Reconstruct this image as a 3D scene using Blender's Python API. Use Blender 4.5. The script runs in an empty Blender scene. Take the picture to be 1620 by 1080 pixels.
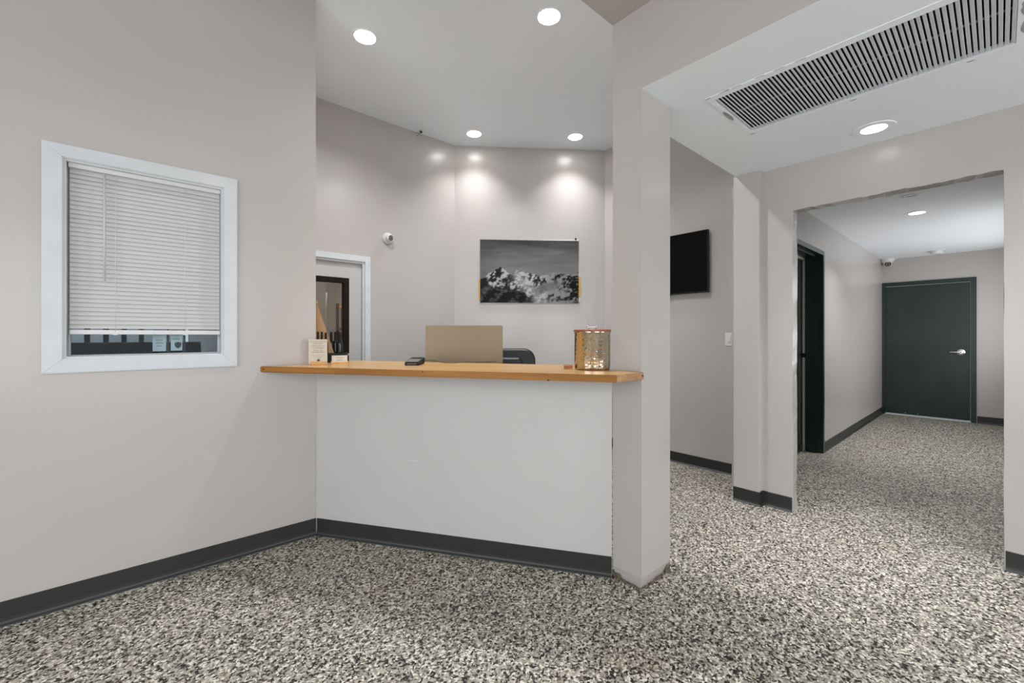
import bpy, bmesh, math, random
from mathutils import Vector, Matrix, noise as mnoise

random.seed(7)
scene = bpy.context.scene
COL = scene.collection
PI = math.pi
R = math.radians

# ------------------------------------------------------------------ camera
# Room axes: X runs along the left wall (away to the right), Y towards the left wall, Z up.
CAM_H = 1.22
AX = R(48.846)
FWD = Vector((math.cos(AX), math.sin(AX), 0))
RGT = Vector((math.sin(AX), -math.cos(AX), 0))
cd = bpy.data.cameras.new('camera')
cam = bpy.data.objects.new('camera', cd)
COL.objects.link(cam)
cam.location = (0, 0, CAM_H)
cam.rotation_euler = (PI / 2, 0, AX - PI / 2)
cd.sensor_fit = 'HORIZONTAL'
cd.sensor_width = 36.0
cd.lens = 36.0 * 673.0 / 1620.0
cd.shift_y = -9.0 / 1620.0
cd.clip_start = 0.02
scene.camera = cam

# ------------------------------------------------------------------ world, daylight, exposure
w = bpy.data.worlds.new('world')
scene.world = w
w.use_nodes = True
bg = w.node_tree.nodes['Background']
bg.inputs[0].default_value = (0.86, 0.93, 1.0, 1)
bg.inputs[1].default_value = 0.5
vs = scene.view_settings
vs.view_transform = 'Standard'
vs.look = 'None'
vs.gamma = 1.0
vs.use_curve_mapping = False
vs.exposure = 0.34


def area(name, loc, direction, sx, sy, power, color=(1, 1, 1), shape='RECTANGLE', parent=None, spread=PI):
    l = bpy.data.lights.new(name, 'AREA')
    l.shape = shape
    l.size = sx
    l.size_y = sy
    l.energy = power
    l.color = color
    l.spread = spread
    o = bpy.data.objects.new(name, l)
    COL.objects.link(o)
    o.location = loc
    o.rotation_euler = Vector(direction).to_track_quat('-Z', 'Y').to_euler()
    o.parent = parent
    return o


# daylight entering through the two shop windows behind the camera
area('daylight_front', (-2.98, 0.3, 1.5), (1, 0, -0.40), 3.3, 2.1, 72, (0.95, 0.98, 1.0))
area('daylight_side', (-0.4, -2.58, 1.5), (0, 1, -0.40), 3.3, 2.1, 74, (0.95, 0.98, 1.0))
area('fill_passage', (2.62, -2.5, 1.3), (0, 1, -0.3), 1.2, 1.9, 18, (0.95, 0.98, 1.0))  # added fill light from an unseen, made-up opening, brightens the passage
# added fill light behind a made-up, unseen opening in the right hallway wall
area('fill_hall', (7.2, -0.36, 1.45), (0, 1, 0), 2.5, 1.4, 24, (0.98, 0.985, 1.0))

# ------------------------------------------------------------------ materials
def nt(name):
    m = bpy.data.materials.new(name)
    m.use_nodes = True
    t = m.node_tree
    return m, t, t.nodes['Principled BSDF']


def mat(name, col, rough=0.5, metal=0.0, spec=0.5, var=0.0, vscale=3.0, bump=0.0, bscale=40.0, coat=0.0, detail=3.0):
    m, t, p = nt(name)
    p.inputs['Base Color'].default_value = (*col, 1)
    p.inputs['Roughness'].default_value = rough
    p.inputs['Metallic'].default_value = metal
    p.inputs['Specular IOR Level'].default_value = spec
    p.inputs['Coat Weight'].default_value = coat
    co = t.nodes.new('ShaderNodeTexCoord')
    if var > 0:
        n = t.nodes.new('ShaderNodeTexNoise')
        n.inputs['Scale'].default_value = vscale
        n.inputs['Detail'].default_value = detail
        t.links.new(co.outputs['Object'], n.inputs['Vector'])
        r = t.nodes.new('ShaderNodeValToRGB')
        r.color_ramp.elements[0].position = 0.3
        r.color_ramp.elements[1].position = 0.7
        r.color_ramp.elements[0].color = (*[c * (1 - var) for c in col], 1)
        r.color_ramp.elements[1].color = (*[min(1, c * (1 + var)) for c in col], 1)
        t.links.new(n.outputs['Fac'], r.inputs['Fac'])
        t.links.new(r.outputs['Color'], p.inputs['Base Color'])
    if bump > 0:
        n2 = t.nodes.new('ShaderNodeTexNoise')
        n2.inputs['Scale'].default_value = bscale
        n2.inputs['Detail'].default_value = 4
        t.links.new(co.outputs['Object'], n2.inputs['Vector'])
        b = t.nodes.new('ShaderNodeBump')
        b.inputs['Strength'].default_value = bump
        b.inputs['Distance'].default_value = 0.004
        t.links.new(n2.outputs['Fac'], b.inputs['Height'])
        t.links.new(b.outputs['Normal'], p.inputs['Normal'])
    return m


def emis(name, col, strength):
    m, t, p = nt(name)
    p.inputs['Base Color'].default_value = (*col, 1)
    p.inputs['Emission Color'].default_value = (*col, 1)
    p.inputs['Emission Strength'].default_value = strength
    return m


def glass(name, tint=(0.9, 0.95, 0.95), refl=0.08):
    m = bpy.data.materials.new(name)
    m.use_nodes = True
    t = m.node_tree
    t.nodes.clear()
    o = t.nodes.new('ShaderNodeOutputMaterial')
    mx = t.nodes.new('ShaderNodeMixShader')
    tr = t.nodes.new('ShaderNodeBsdfTransparent')
    tr.inputs[0].default_value = (*tint, 1)
    gl = t.nodes.new('ShaderNodeBsdfGlossy')
    gl.inputs['Roughness'].default_value = 0.02
    mx.inputs[0].default_value = refl
    t.links.new(tr.outputs[0], mx.inputs[1])
    t.links.new(gl.outputs[0], mx.inputs[2])
    t.links.new(mx.outputs[0], o.inputs[0])
    return m


def floor_mat():
    m, t, p = nt('flake_floor')
    co = t.nodes.new('ShaderNodeTexCoord')
    # small distortion so that chips are irregular
    nd = t.nodes.new('ShaderNodeTexNoise')
    nd.inputs['Scale'].default_value = 90
    nd.inputs['Detail'].default_value = 1
    t.links.new(co.outputs['Object'], nd.inputs['Vector'])
    mixv = t.nodes.new('ShaderNodeMix')
    mixv.data_type = 'VECTOR'
    mixv.inputs['Factor'].default_value = 0.012
    t.links.new(co.outputs['Object'], mixv.inputs['A'])
    t.links.new(nd.outputs['Color'], mixv.inputs['B'])
    cols = []
    v = t.nodes.new('ShaderNodeTexVoronoi')
    v.inputs['Scale'].default_value = 128
    t.links.new(mixv.outputs['Result'], v.inputs['Vector'])
    sep = t.nodes.new('ShaderNodeSeparateColor')
    t.links.new(v.outputs['Color'], sep.inputs[0])
    r = t.nodes.new('ShaderNodeValToRGB')
    r.color_ramp.interpolation = 'CONSTANT'
    els = [(0.0, (0.009, 0.008, 0.0075)), (0.19, (0.055, 0.049, 0.042)), (0.27, (0.165, 0.151, 0.124)),
           (0.42, (0.305, 0.283, 0.236)), (0.63, (0.445, 0.415, 0.348)), (0.84, (0.70, 0.665, 0.58))]
    r.color_ramp.elements[0].color = (*els[0][1], 1)
    r.color_ramp.elements[1].position = els[1][0]
    r.color_ramp.elements[1].color = (*els[1][1], 1)
    for pos, c in els[2:]:
        e = r.color_ramp.elements.new(pos)
        e.color = (*c, 1)
    t.links.new(sep.outputs[0], r.inputs['Fac'])
    # faint rust coloured stains
    ns = t.nodes.new('ShaderNodeTexNoise')
    ns.inputs['Scale'].default_value = 1.6
    ns.inputs['Detail'].default_value = 5
    t.links.new(co.outputs['Object'], ns.inputs['Vector'])
    rs = t.nodes.new('ShaderNodeValToRGB')
    rs.color_ramp.elements[0].position = 0.60
    rs.color_ramp.elements[0].color = (0, 0, 0, 1)
    rs.color_ramp.elements[1].position = 0.78
    rs.color_ramp.elements[1].color = (0.45, 0.45, 0.45, 1)
    t.links.new(ns.outputs['Fac'], rs.inputs['Fac'])
    mx = t.nodes.new('ShaderNodeMix')
    mx.data_type = 'RGBA'
    mx.blend_type = 'MULTIPLY'
    t.links.new(rs.outputs['Color'], mx.inputs['Factor'])
    t.links.new(r.outputs['Color'], mx.inputs['A'])
    mx.inputs['B'].default_value = (1.0, 0.84, 0.68, 1)
    t.links.new(mx.outputs['Result'], p.inputs['Base Color'])
    b = t.nodes.new('ShaderNodeBump')
    b.inputs['Strength'].default_value = 0.35
    b.inputs['Distance'].default_value = 0.002
    t.links.new(sep.outputs[1], b.inputs['Height'])
    t.links.new(b.outputs['Normal'], p.inputs['Normal'])
    p.inputs['Roughness'].default_value = 0.5
    p.inputs['Specular IOR Level'].default_value = 0.35
    return m


def wood_mat(name, c1, c2, scale=(1, 12, 12), rough=0.32, rotz=0.0, coat=0.15):
    m, t, p = nt(name)
    co = t.nodes.new('ShaderNodeTexCoord')
    mp = t.nodes.new('ShaderNodeMapping')
    mp.inputs['Rotation'].default_value = (0, 0, rotz)
    mp2 = t.nodes.new('ShaderNodeMapping')
    mp2.inputs['Scale'].default_value = scale
    t.links.new(co.outputs['Object'], mp.inputs['Vector'])
    t.links.new(mp.outputs[0], mp2.inputs['Vector'])
    n = t.nodes.new('ShaderNodeTexNoise')
    n.inputs['Scale'].default_value = 2.4
    n.inputs['Detail'].default_value = 6
    n.inputs['Roughness'].default_value = 0.62
    n.inputs['Distortion'].default_value = 0.5
    t.links.new(mp2.outputs[0], n.inputs['Vector'])
    r = t.nodes.new('ShaderNodeValToRGB')
    r.color_ramp.elements[0].position = 0.28
    r.color_ramp.elements[0].color = (*c1, 1)
    r.color_ramp.elements[1].position = 0.68
    r.color_ramp.elements[1].color = (*c2, 1)
    t.links.new(n.outputs['Fac'], r.inputs['Fac'])
    t.links.new(r.outputs['Color'], p.inputs['Base Color'])
    p.inputs['Roughness'].default_value = rough
    p.inputs['Coat Weight'].default_value = coat
    p.inputs['Coat Roughness'].default_value = 0.2
    p.inputs['Specular IOR Level'].default_value = 0.28
    return m


def hammered_mat():
    m, t, p = nt('hammered_steel')
    p.inputs['Base Color'].default_value = (0.56, 0.49, 0.39, 1)
    p.inputs['Metallic'].default_value = 1.0
    p.inputs['Roughness'].default_value = 0.12
    co = t.nodes.new('ShaderNodeTexCoord')
    v = t.nodes.new('ShaderNodeTexVoronoi')
    v.inputs['Scale'].default_value = 75
    v.feature = 'SMOOTH_F1'
    t.links.new(co.outputs['Object'], v.inputs['Vector'])
    b = t.nodes.new('ShaderNodeBump')
    b.inputs['Strength'].default_value = 0.6
    b.inputs['Distance'].default_value = 0.003
    t.links.new(v.outputs['Distance'], b.inputs['Height'])
    t.links.new(b.outputs['Normal'], p.inputs['Normal'])
    return m


def door_mat():
    m, t, p = nt('dark_green_enamel')
    co = t.nodes.new('ShaderNodeTexCoord')
    n = t.nodes.new('ShaderNodeTexNoise')
    n.inputs['Scale'].default_value = 2.2
    n.inputs['Detail'].default_value = 6
    n.inputs['Distortion'].default_value = 0.6
    t.links.new(co.outputs['Object'], n.inputs['Vector'])
    r = t.nodes.new('ShaderNodeValToRGB')
    r.color_ramp.elements[0].position = 0.35
    r.color_ramp.elements[0].color = (0.003, 0.013, 0.0105, 1)
    r.color_ramp.elements[1].position = 0.7
    r.color_ramp.elements[1].color = (0.009, 0.026, 0.020, 1)
    t.links.new(n.outputs['Fac'], r.inputs['Fac'])
    t.links.new(r.outputs['Color'], p.inputs['Base Color'])
    p.inputs['Roughness'].default_value = 0.33
    b = t.nodes.new('ShaderNodeBump')
    b.inputs['Strength'].default_value = 0.12
    b.inputs['Distance'].default_value = 0.01
    t.links.new(n.outputs['Fac'], b.inputs['Height'])
    t.links.new(b.outputs['Normal'], p.inputs['Normal'])
    return m


M = {}
M['floor'] = floor_mat()
M['wall'] = mat('taupe_wall_paint', (0.465, 0.434, 0.414), 0.26, var=0.02, vscale=1.3, bump=0.10, bscale=5)
M['ceil'] = mat('white_ceiling_paint', (0.875, 0.915, 0.955), 0.6, var=0.012, vscale=1.5, bump=0.05, bscale=20)
M['panel'] = mat('white_panel_paint', (0.50, 0.487, 0.476), 0.45, var=0.015, vscale=2, bump=0.05, bscale=6)
M['base'] = mat('charcoal_vinyl_base', (0.018, 0.0195, 0.0185), 0.45, var=0.08, vscale=6)
M['trim'] = mat('white_trim_paint', (0.60, 0.615, 0.63), 0.4, var=0.04, vscale=9, bump=0.03, bscale=30)
M['white'] = mat('white_plastic', (0.66, 0.66, 0.655), 0.35)
M['slat'] = mat('white_blind_vinyl', (0.565, 0.565, 0.565), 0.5)
M['cord'] = mat('white_cord', (0.7, 0.7, 0.68), 0.8)
M['black'] = mat('black_plastic', (0.010, 0.010, 0.011), 0.5, spec=0.25)
M['matteblack'] = mat('matte_black', (0.006, 0.006, 0.007), 0.8)
M['dark'] = mat('dark_gap', (0.01, 0.009, 0.008), 0.9)
M['screen'] = mat('dark_screen_glass', (0.004, 0.004, 0.0045), 0.25, spec=0.08)
M['green'] = door_mat()
M['framegreen'] = mat('dark_green_frame', (0.006, 0.021, 0.017), 0.3, var=0.1, vscale=4)
M['steel'] = mat('brushed_steel', (0.72, 0.71, 0.69), 0.22, metal=1.0)
M['cream'] = mat('aluminium_seal', (0.55, 0.52, 0.45), 0.4, metal=0.3)
M['hammer'] = hammered_mat()
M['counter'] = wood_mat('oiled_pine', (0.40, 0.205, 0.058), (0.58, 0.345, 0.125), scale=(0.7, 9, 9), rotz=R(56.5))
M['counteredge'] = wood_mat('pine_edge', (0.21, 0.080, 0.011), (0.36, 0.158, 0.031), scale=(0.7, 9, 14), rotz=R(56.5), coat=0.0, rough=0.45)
M['endgrain'] = wood_mat('pine_end_grain', (0.30, 0.155, 0.07), (0.47, 0.28, 0.145), scale=(9, 9, 9))
M['lid'] = wood_mat('acacia_lid', (0.20, 0.055, 0.018), (0.36, 0.13, 0.05), scale=(3, 30, 30))
M['board'] = wood_mat('beech_board', (0.34, 0.17, 0.05), (0.48, 0.27, 0.095), scale=(20, 20, 2))
M['blond'] = wood_mat('blond_wood', (0.52, 0.25, 0.07), (0.66, 0.36, 0.12), scale=(4, 20, 20))
M['redwood'] = wood_mat('red_brown_wood', (0.30, 0.10, 0.025), (0.45, 0.18, 0.06), scale=(4, 20, 20))
M['brownrack'] = wood_mat('brown_rack_wood', (0.035, 0.014, 0.006), (0.08, 0.034, 0.014), scale=(6, 6, 2))
M['bronze'] = mat('dark_bronze', (0.014, 0.0085, 0.005), 0.6, spec=0.12, var=0.25, vscale=14)
M['card'] = mat('cream_card', (0.56, 0.505, 0.435), 0.6)
M['ink'] = mat('dark_ink', (0.05, 0.045, 0.04), 0.7)
M['inkgrey'] = mat('grey_ink', (0.24, 0.22, 0.2), 0.7)
M['pinkband'] = mat('pale_pink_ink', (0.56, 0.42, 0.37), 0.7)
M['champagne'] = mat('champagne_aluminium', (0.235, 0.172, 0.108), 0.42, metal=0.4, var=0.03, vscale=2)
M['logo'] = mat('grey_logo', (0.215, 0.168, 0.118), 0.35, metal=0.4)
M['leather'] = mat('black_leather', (0.010, 0.011, 0.013), 0.38, bump=0.15, bscale=160)
M['glassblack'] = mat('black_bottle_glass', (0.010, 0.011, 0.011), 0.16)
M['lcd'] = mat('grey_terminal_display', (0.13, 0.125, 0.115), 0.4)
M['amber'] = mat('amber_strap', (0.62, 0.33, 0.055), 0.5)
M['acrylic'] = mat('pale_backing_board', (0.62, 0.62, 0.59), 0.35)
M['lens'] = emis('lit_diffuser', (1.0, 0.985, 0.96), 22.0)
M['lenslow'] = emis('lit_diffuser_soft', (1.0, 0.985, 0.96), 5.0)
M['ductblack'] = mat('black_duct', (0.004, 0.004, 0.004), 0.9)
M['primer'] = mat('grey_bare_patch', (0.33, 0.33, 0.33), 0.8, var=0.3, vscale=40)
M['chip'] = mat('brown_chipped_plaster', (0.13, 0.095, 0.07), 0.9, var=0.5, vscale=60)
M['plaster'] = mat('bare_plaster', (0.60, 0.57, 0.53), 0.85, var=0.1, vscale=30)
M['glass'] = glass('window_glass', refl=0.004)
M['doorglass'] = glass('door_glass', (0.88, 0.86, 0.82), 0.06)
M['hedge'] = mat('dark_blue_hedge', (0.007, 0.014, 0.024), 0.8, var=0.8, vscale=25)
M['fencedark'] = mat('dark_fence_paint', (0.010, 0.014, 0.02), 0.5)
M['paper'] = mat('bluish_paper', (0.52, 0.55, 0.62), 0.8, var=0.1, vscale=20)
M['ground'] = mat('grey_asphalt', (0.05, 0.055, 0.06), 0.9)
M['pale'] = mat('pale_stucco', (0.78, 0.84, 0.92), 0.9)
M['desk'] = mat('white_desk_laminate', (0.6, 0.6, 0.58), 0.4)
M['copper'] = mat('copper_leather', (0.35, 0.14, 0.06), 0.4, var=0.4, vscale=30)

# ------------------------------------------------------------------ helpers
def link(name, me, m=None, parent=None, smooth=False):
    o = bpy.data.objects.new(name, me)
    COL.objects.link(o)
    if m is not None:
        for mm in (m if isinstance(m, (list, tuple)) else [m]):
            me.materials.append(mm)
    if smooth:
        for p in me.polygons:
            p.use_smooth = True
    o.parent = parent
    return o


def frombm(name, bm, m=None, parent=None, smooth=False):
    bmesh.ops.recalc_face_normals(bm, faces=bm.faces)
    me = bpy.data.meshes.new(name)
    bm.to_mesh(me)
    bm.free()
    return link(name, me, m, parent, smooth)


def add_box(bm, x0, x1, y0, y1, z0, z1, mi=0):
    v = [bm.verts.new(p) for p in ((x0, y0, z0), (x1, y0, z0), (x1, y1, z0), (x0, y1, z0),
                                   (x0, y0, z1), (x1, y0, z1), (x1, y1, z1), (x0, y1, z1))]
    fs = [bm.faces.new([v[i] for i in f]) for f in ((3, 2, 1, 0), (4, 5, 6, 7), (0, 1, 5, 4), (1, 2, 6, 5), (2, 3, 7, 6), (3, 0, 4, 7))]
    for f in fs:
        f.material_index = mi
    return v


def box(name, x0, x1, y0, y1, z0, z1, m, parent=None, bevel=0.0, seg=2):
    bm = bmesh.new()
    add_box(bm, x0, x1, y0, y1, z0, z1)
    if bevel > 0:
        bmesh.ops.bevel(bm, geom=bm.edges[:], offset=bevel, segments=seg, affect='EDGES', profile=0.5)
    return frombm(name, bm, m, parent)


def add_prism(bm, pts, z0, z1, xf=None):
    lo = [Vector((p[0], p[1], z0)) for p in pts]
    hi = [Vector((p[0], p[1], z1)) for p in pts]
    if xf is not None:
        lo = [xf @ p for p in lo]
        hi = [xf @ p for p in hi]
    a = [bm.verts.new(p) for p in lo]
    b = [bm.verts.new(p) for p in hi]
    bm.faces.new(list(reversed(a)))
    bm.faces.new(b)
    n = len(pts)
    for i in range(n):
        bm.faces.new((a[i], a[(i + 1) % n], b[(i + 1) % n], b[i]))


def prism(name, pts, z0, z1, m, parent=None, xf=None, bevel=0.0, seg=2):
    bm = bmesh.new()
    add_prism(bm, pts, z0, z1, xf)
    if bevel > 0:
        bmesh.ops.bevel(bm, geom=bm.edges[:], offset=bevel, segments=seg, affect='EDGES')
    return frombm(name, bm, m, parent)


def add_lathe(bm, prof, seg=32, xf=None):
    rings = []
    for r, z in prof:
        if r < 1e-6:
            p = Vector((0, 0, z))
            rings.append([bm.verts.new(xf @ p if xf is not None else p)])
        else:
            ring = []
            for i in range(seg):
                a = 2 * PI * i / seg
                p = Vector((r * math.cos(a), r * math.sin(a), z))
                ring.append(bm.verts.new(xf @ p if xf is not None else p))
            rings.append(ring)
    for A, B in zip(rings, rings[1:]):
        if len(A) == 1 and len(B) == 1:
            continue
        for i in range(seg):
            j = (i + 1) % seg
            if len(A) == 1:
                bm.faces.new((A[0], B[i], B[j]))
            elif len(B) == 1:
                bm.faces.new((A[i], A[j], B[0]))
            else:
                bm.faces.new((A[i], A[j], B[j], B[i]))


def lathe(name, prof, m, parent=None, seg=32, xf=None, smooth=True):
    bm = bmesh.new()
    add_lathe(bm, prof, seg, xf)
    o = frombm(name, bm, m, parent, smooth)
    if smooth:
        sharp(o)
    return o


def sharp(o, ang=35):
    me = o.data
    bm = bmesh.new()
    bm.from_mesh(me)
    for e in bm.edges:
        if len(e.link_faces) == 2 and e.calc_face_angle(0) > R(ang):
            e.smooth = False
    bm.to_mesh(me)
    bm.free()


def add_tube(bm, pts, r, seg=8):
    pts = [Vector(p) for p in pts]
    rings = []
    up = Vector((0, 0, 1))
    for i, p in enumerate(pts):
        d = (pts[min(i + 1, len(pts) - 1)] - pts[max(i - 1, 0)]).normalized()
        u = up if abs(d.z) < 0.95 else Vector((1, 0, 0))
        a = d.cross(u).normalized()
        b = a.cross(d)
        rr = r[i] if isinstance(r, (list, tuple)) else r
        rings.append([bm.verts.new(p + rr * (math.cos(2 * PI * k / seg) * a + math.sin(2 * PI * k / seg) * b)) for k in range(seg)])
    for A, B in zip(rings, rings[1:]):
        for k in range(seg):
            bm.faces.new((A[k], A[(k + 1) % seg], B[(k + 1) % seg], B[k]))
    bm.faces.new(rings[0])
    bm.faces.new(list(reversed(rings[-1])))


def tube(name, pts, r, m, parent=None, seg=8):
    bm = bmesh.new()
    add_tube(bm, pts, r, seg)
    return frombm(name, bm, m, parent, True)


def tag(o, label, cat, group=None, kind=None):
    o['label'] = label
    o['category'] = cat
    if group:
        o['group'] = group
    if kind:
        o['kind'] = kind
    return o


def thing(name, label, cat, loc=(0, 0, 0), rotz=0.0, group=None, kind=None):
    o = bpy.data.objects.new(name, None)
    o.empty_display_size = 0.05
    COL.objects.link(o)
    o.location = loc
    o.rotation_euler = (0, 0, rotz)
    return tag(o, label, cat, group, kind)


def struct(o, label, cat='wall'):
    return tag(o, label, cat, None, 'structure')


def copy_tree(o, parent=None):
    c = o.copy()
    COL.objects.link(c)
    c.parent = parent
    for ch in list(o.children):
        copy_tree(ch, c)
    return c


def slab(name, us, vs_, holes, w0, w1, axes, m, parent=None, jitter=None):
    """Solid sheet in the (u,v) plane with rectangular holes; axes maps (u,v,w)->xyz, e.g. 'xzy'."""
    us = sorted(set(us)); vs_ = sorted(set(vs_))
    nu, nv = len(us) - 1, len(vs_) - 1

    def solid(i, j):
        if not (0 <= i < nu and 0 <= j < nv):
            return False
        cu, cv = (us[i] + us[i + 1]) / 2, (vs_[j] + vs_[j + 1]) / 2
        return not any(h[0] < cu < h[1] and h[2] < cv < h[3] for h in holes)
    bm = bmesh.new()
    cache = {}

    def V(i, j, k):
        key = (i, j, k)
        if key not in cache:
            u, v, ww = us[i], vs_[j], (w0, w1)[k]
            if jitter:
                u, v, ww = jitter(u, v, ww, k)
            d = dict(zip(axes, (u, v, ww)))
            cache[key] = bm.verts.new((d['x'], d['y'], d['z']))
        return cache[key]
    for i in range(nu):
        for j in range(nv):
            if not solid(i, j):
                continue
            bm.faces.new((V(i, j, 0), V(i + 1, j, 0), V(i + 1, j + 1, 0), V(i, j + 1, 0)))
            bm.faces.new((V(i, j, 1), V(i, j + 1, 1), V(i + 1, j + 1, 1), V(i + 1, j, 1)))
            if not solid(i - 1, j):
                bm.faces.new((V(i, j, 0), V(i, j + 1, 0), V(i, j + 1, 1), V(i, j, 1)))
            if not solid(i + 1, j):
                bm.faces.new((V(i + 1, j, 0), V(i + 1, j, 1), V(i + 1, j + 1, 1), V(i + 1, j + 1, 0)))
            if not solid(i, j - 1):
                bm.faces.new((V(i, j, 0), V(i, j, 1), V(i + 1, j, 1), V(i + 1, j, 0)))
            if not solid(i, j + 1):
                bm.faces.new((V(i, j + 1, 0), V(i + 1, j + 1, 0), V(i + 1, j + 1, 1), V(i, j + 1, 1)))
    return frombm(name, bm, m, parent)


def wall(name, u0, u1, v0, v1, holes, w0, w1, axes, m, label, cat='wall'):
    us = [u0, u1]; vv = [v0, v1]
    for h in holes:
        us += [max(u0, h[0]), min(u1, h[1])]; vv += [max(v0, h[2]), min(v1, h[3])]
    return struct(slab(name, us, vv, holes, w0, w1, axes, m), label, cat)


def text_mesh(name, body, size, m, parent, loc, rot, extrude=0.0, shear=0.0):
    c = bpy.data.curves.new(name, 'FONT')
    c.body = body
    c.size = size
    c.align_x = 'CENTER'
    c.align_y = 'CENTER'
    c.extrude = extrude
    c.shear = shear
    c.resolution_u = 2
    t = bpy.data.objects.new(name, c)
    COL.objects.link(t)
    dg = bpy.context.evaluated_depsgraph_get()
    me = bpy.data.meshes.new_from_object(t.evaluated_get(dg))
    bpy.data.objects.remove(t)
    o = bpy.data.objects.new(name, me)
    me.materials.clear()
    me.materials.append(m)
    COL.objects.link(o)
    o.parent = parent
    o.location = loc
    o.rotation_euler = rot
    return o


# ------------------------------------------------------------------ room shell
ZL, ZS, ZH = 2.405, 2.795, 3.285          # low ceiling, lobby soffit, high ceiling
YL = 2.76                                 # left wall face
DA, DB = Vector((2.572, 3.89, 0)), Vector((3.90, 2.888, 0))   # diagonal back wall

bm = bmesh.new()
add_box(bm, -2.8, 9.0, -2.4, 2.9, -0.1, 0)
o = struct(frombm('floor', bm, M['floor']), 'speckled beige, grey and black flake floor of lobby and hallway', 'floor')
o = struct(box('floor_counter_room', 0.47, 4.2, 2.9, 6.9, -0.1, 0, M['floor']), 'speckled flake floor behind the reception counter', 'floor')

WIN = (-0.258, 0.337, 1.118, 2.015)
wall('wall_left', -2.7, 0.812, 0, ZH, [WIN], YL, YL + 0.12, 'xzy', M['wall'], 'taupe painted left wall with the small window')
# shop front behind the camera
wall('wall_front', -2.4, 2.9, 0, ZH, [(-1.4, 2.0, 0.35, 2.5)], -2.7, -2.6, 'yzx', M['wall'], 'taupe wall with the shop window behind the camera')
wall('wall_right', -2.7, 3.5, 0, ZS, [(-2.1, 1.3, 0.35, 2.5), (2.0, 3.25, 0.3, 2.3)], -2.3, -2.2, 'xzy', M['wall'], 'taupe right lobby wall with a shop window and an added opening for fill light')

# pillar
PX0, PX1, PY0, PY1 = 1.808, 2.075, 1.125, 1.29
bm = bmesh.new()
zs = [0.0, 0.045, 0.09, ZL + 0.01, ZS]
add_prism(bm, [(PX0, PY0), (PX1, PY0), (PX1, PY1), (PX0, PY1)], 0.0, ZS)
# worn foot: the edges at the floor pull in a little and unevenly
bmesh.ops.bisect_plane(bm, geom=bm.verts[:] + bm.edges[:] + bm.faces[:], plane_co=(0, 0, 0.02), plane_no=(0, 0, 1))
bmesh.ops.bisect_plane(bm, geom=bm.verts[:] + bm.edges[:] + bm.faces[:], plane_co=(0, 0, 0.055), plane_no=(0, 0, 1))
cx, cy = (PX0 + PX1) / 2, (PY0 + PY1) / 2
for v in bm.verts:
    if v.co.z < 0.03:
        k = 0.008 if v.co.z > 0.01 else 0.014
        v.co.x += k * (1 if v.co.x < cx else -2.2)
        v.co.y += k * (1 if v.co.y < cy else -1)
pillar = struct(frombm('wall_pillar', bm, M['wall']), 'square taupe pillar beside the reception counter, chipped at its foot', 'pillar')
# chipped plaster at the foot of the pillar
def chip(pts, z0, z1, name='chipped_edge', m='chip'):
    prism(name, pts, z0, z1, M[m], pillar)
bmc = bmesh.new()
def jag(a, b, n, h, out, z=0.0):
    """a jagged low strip from a to b on the pillar's foot"""
    a, b = Vector((*a, z)), Vector((*b, z))
    d = (b - a).normalized(); nn = Vector((d.y, -d.x, 0)) * out
    lo, hi, lo2, hi2 = [], [], [], []
    for i in range(n + 1):
        p = a.lerp(b, i / n)
        hh = h * (0.35 + 0.65 * abs(mnoise.noise(p * 37)))
        lo.append(bmc.verts.new(p + nn)); hi.append(bmc.verts.new(p + nn * 0.9 + Vector((0, 0, hh))))
        lo2.append(bmc.verts.new(p - nn * 2)); hi2.append(bmc.verts.new(p - nn * 2 + Vector((0, 0, hh))))
    for i in range(n):
        bmc.faces.new((lo[i], lo[i + 1], hi[i + 1], hi[i]))
        bmc.faces.new((hi[i], hi[i + 1], hi2[i + 1], hi2[i]))
jag((PX0, PY1 - 0.012), (PX0, PY0 + 0.01), 18, 0.012, 0.002)
jag((PX0, PY1 - 0.002), (PX0, PY1 - 0.045), 8, 0.05, 0.0012)
jag((PX0 + 0.02, PY0), (PX1 - 0.03, PY0), 18, 0.012, 0.002)
jag((PX1 - 0.05, PY0), (PX1, PY0), 8, 0.05, 0.0012)
frombm('chipped_edge', bmc, M['chip'], pillar)

# header beam over the passage and the lobby soffit
struct(box('wall_header', PX0, PX0 + 0.16, -2.3, PY0, ZL + 0.0006, ZS + 0.02, M['wall']), 'taupe header beam running right from the top of the pillar', 'beam')
struct(box('ceiling_lobby', -2.7, PX0 + 0.02, -2.3, PY1, ZS, ZS + 0.03, M['wall']), 'taupe lowered soffit above the lobby', 'ceiling')
struct(box('wall_soffit', -2.7, PX0 + 0.16, PY1 - 0.03, PY1 - 0.001, ZS + 0.001, ZH, M['wall']), 'taupe upright face of the lobby soffit below the high ceiling', 'wall')
struct(box('wall_bulkhead', PX1 - 0.1, 3.40, PY1 - 0.1, PY1 - 0.001, ZL + 0.001, ZH, M['wall']), 'taupe bulkhead above the edge of the low ceiling', 'wall')

# ceilings
VX0, VX1, VY0, VY1 = 2.172, 2.668, -0.046, 0.944
struct(slab('ceiling_low', [PX0 + 0.001, VX0, VX1, 3.45], [-2.3, VY0, VY1, PY1], [(VX0, VX1, VY0, VY1)], ZL, ZL + 0.02, 'xyz', M['ceil']),
       'white low ceiling of the passage around the air grille', 'ceiling')
struct(box('ceiling_high', -2.8, 4.1, PY1 - 0.03, 4.1, ZH, ZH + 0.03, M['ceil']), 'white high ceiling above the reception counter', 'ceiling')
struct(box('ceiling_hall', 3.44, 9.0, -0.4, 1.225, 2.41, 2.44, M['ceil']), 'white hallway ceiling', 'ceiling')

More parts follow.
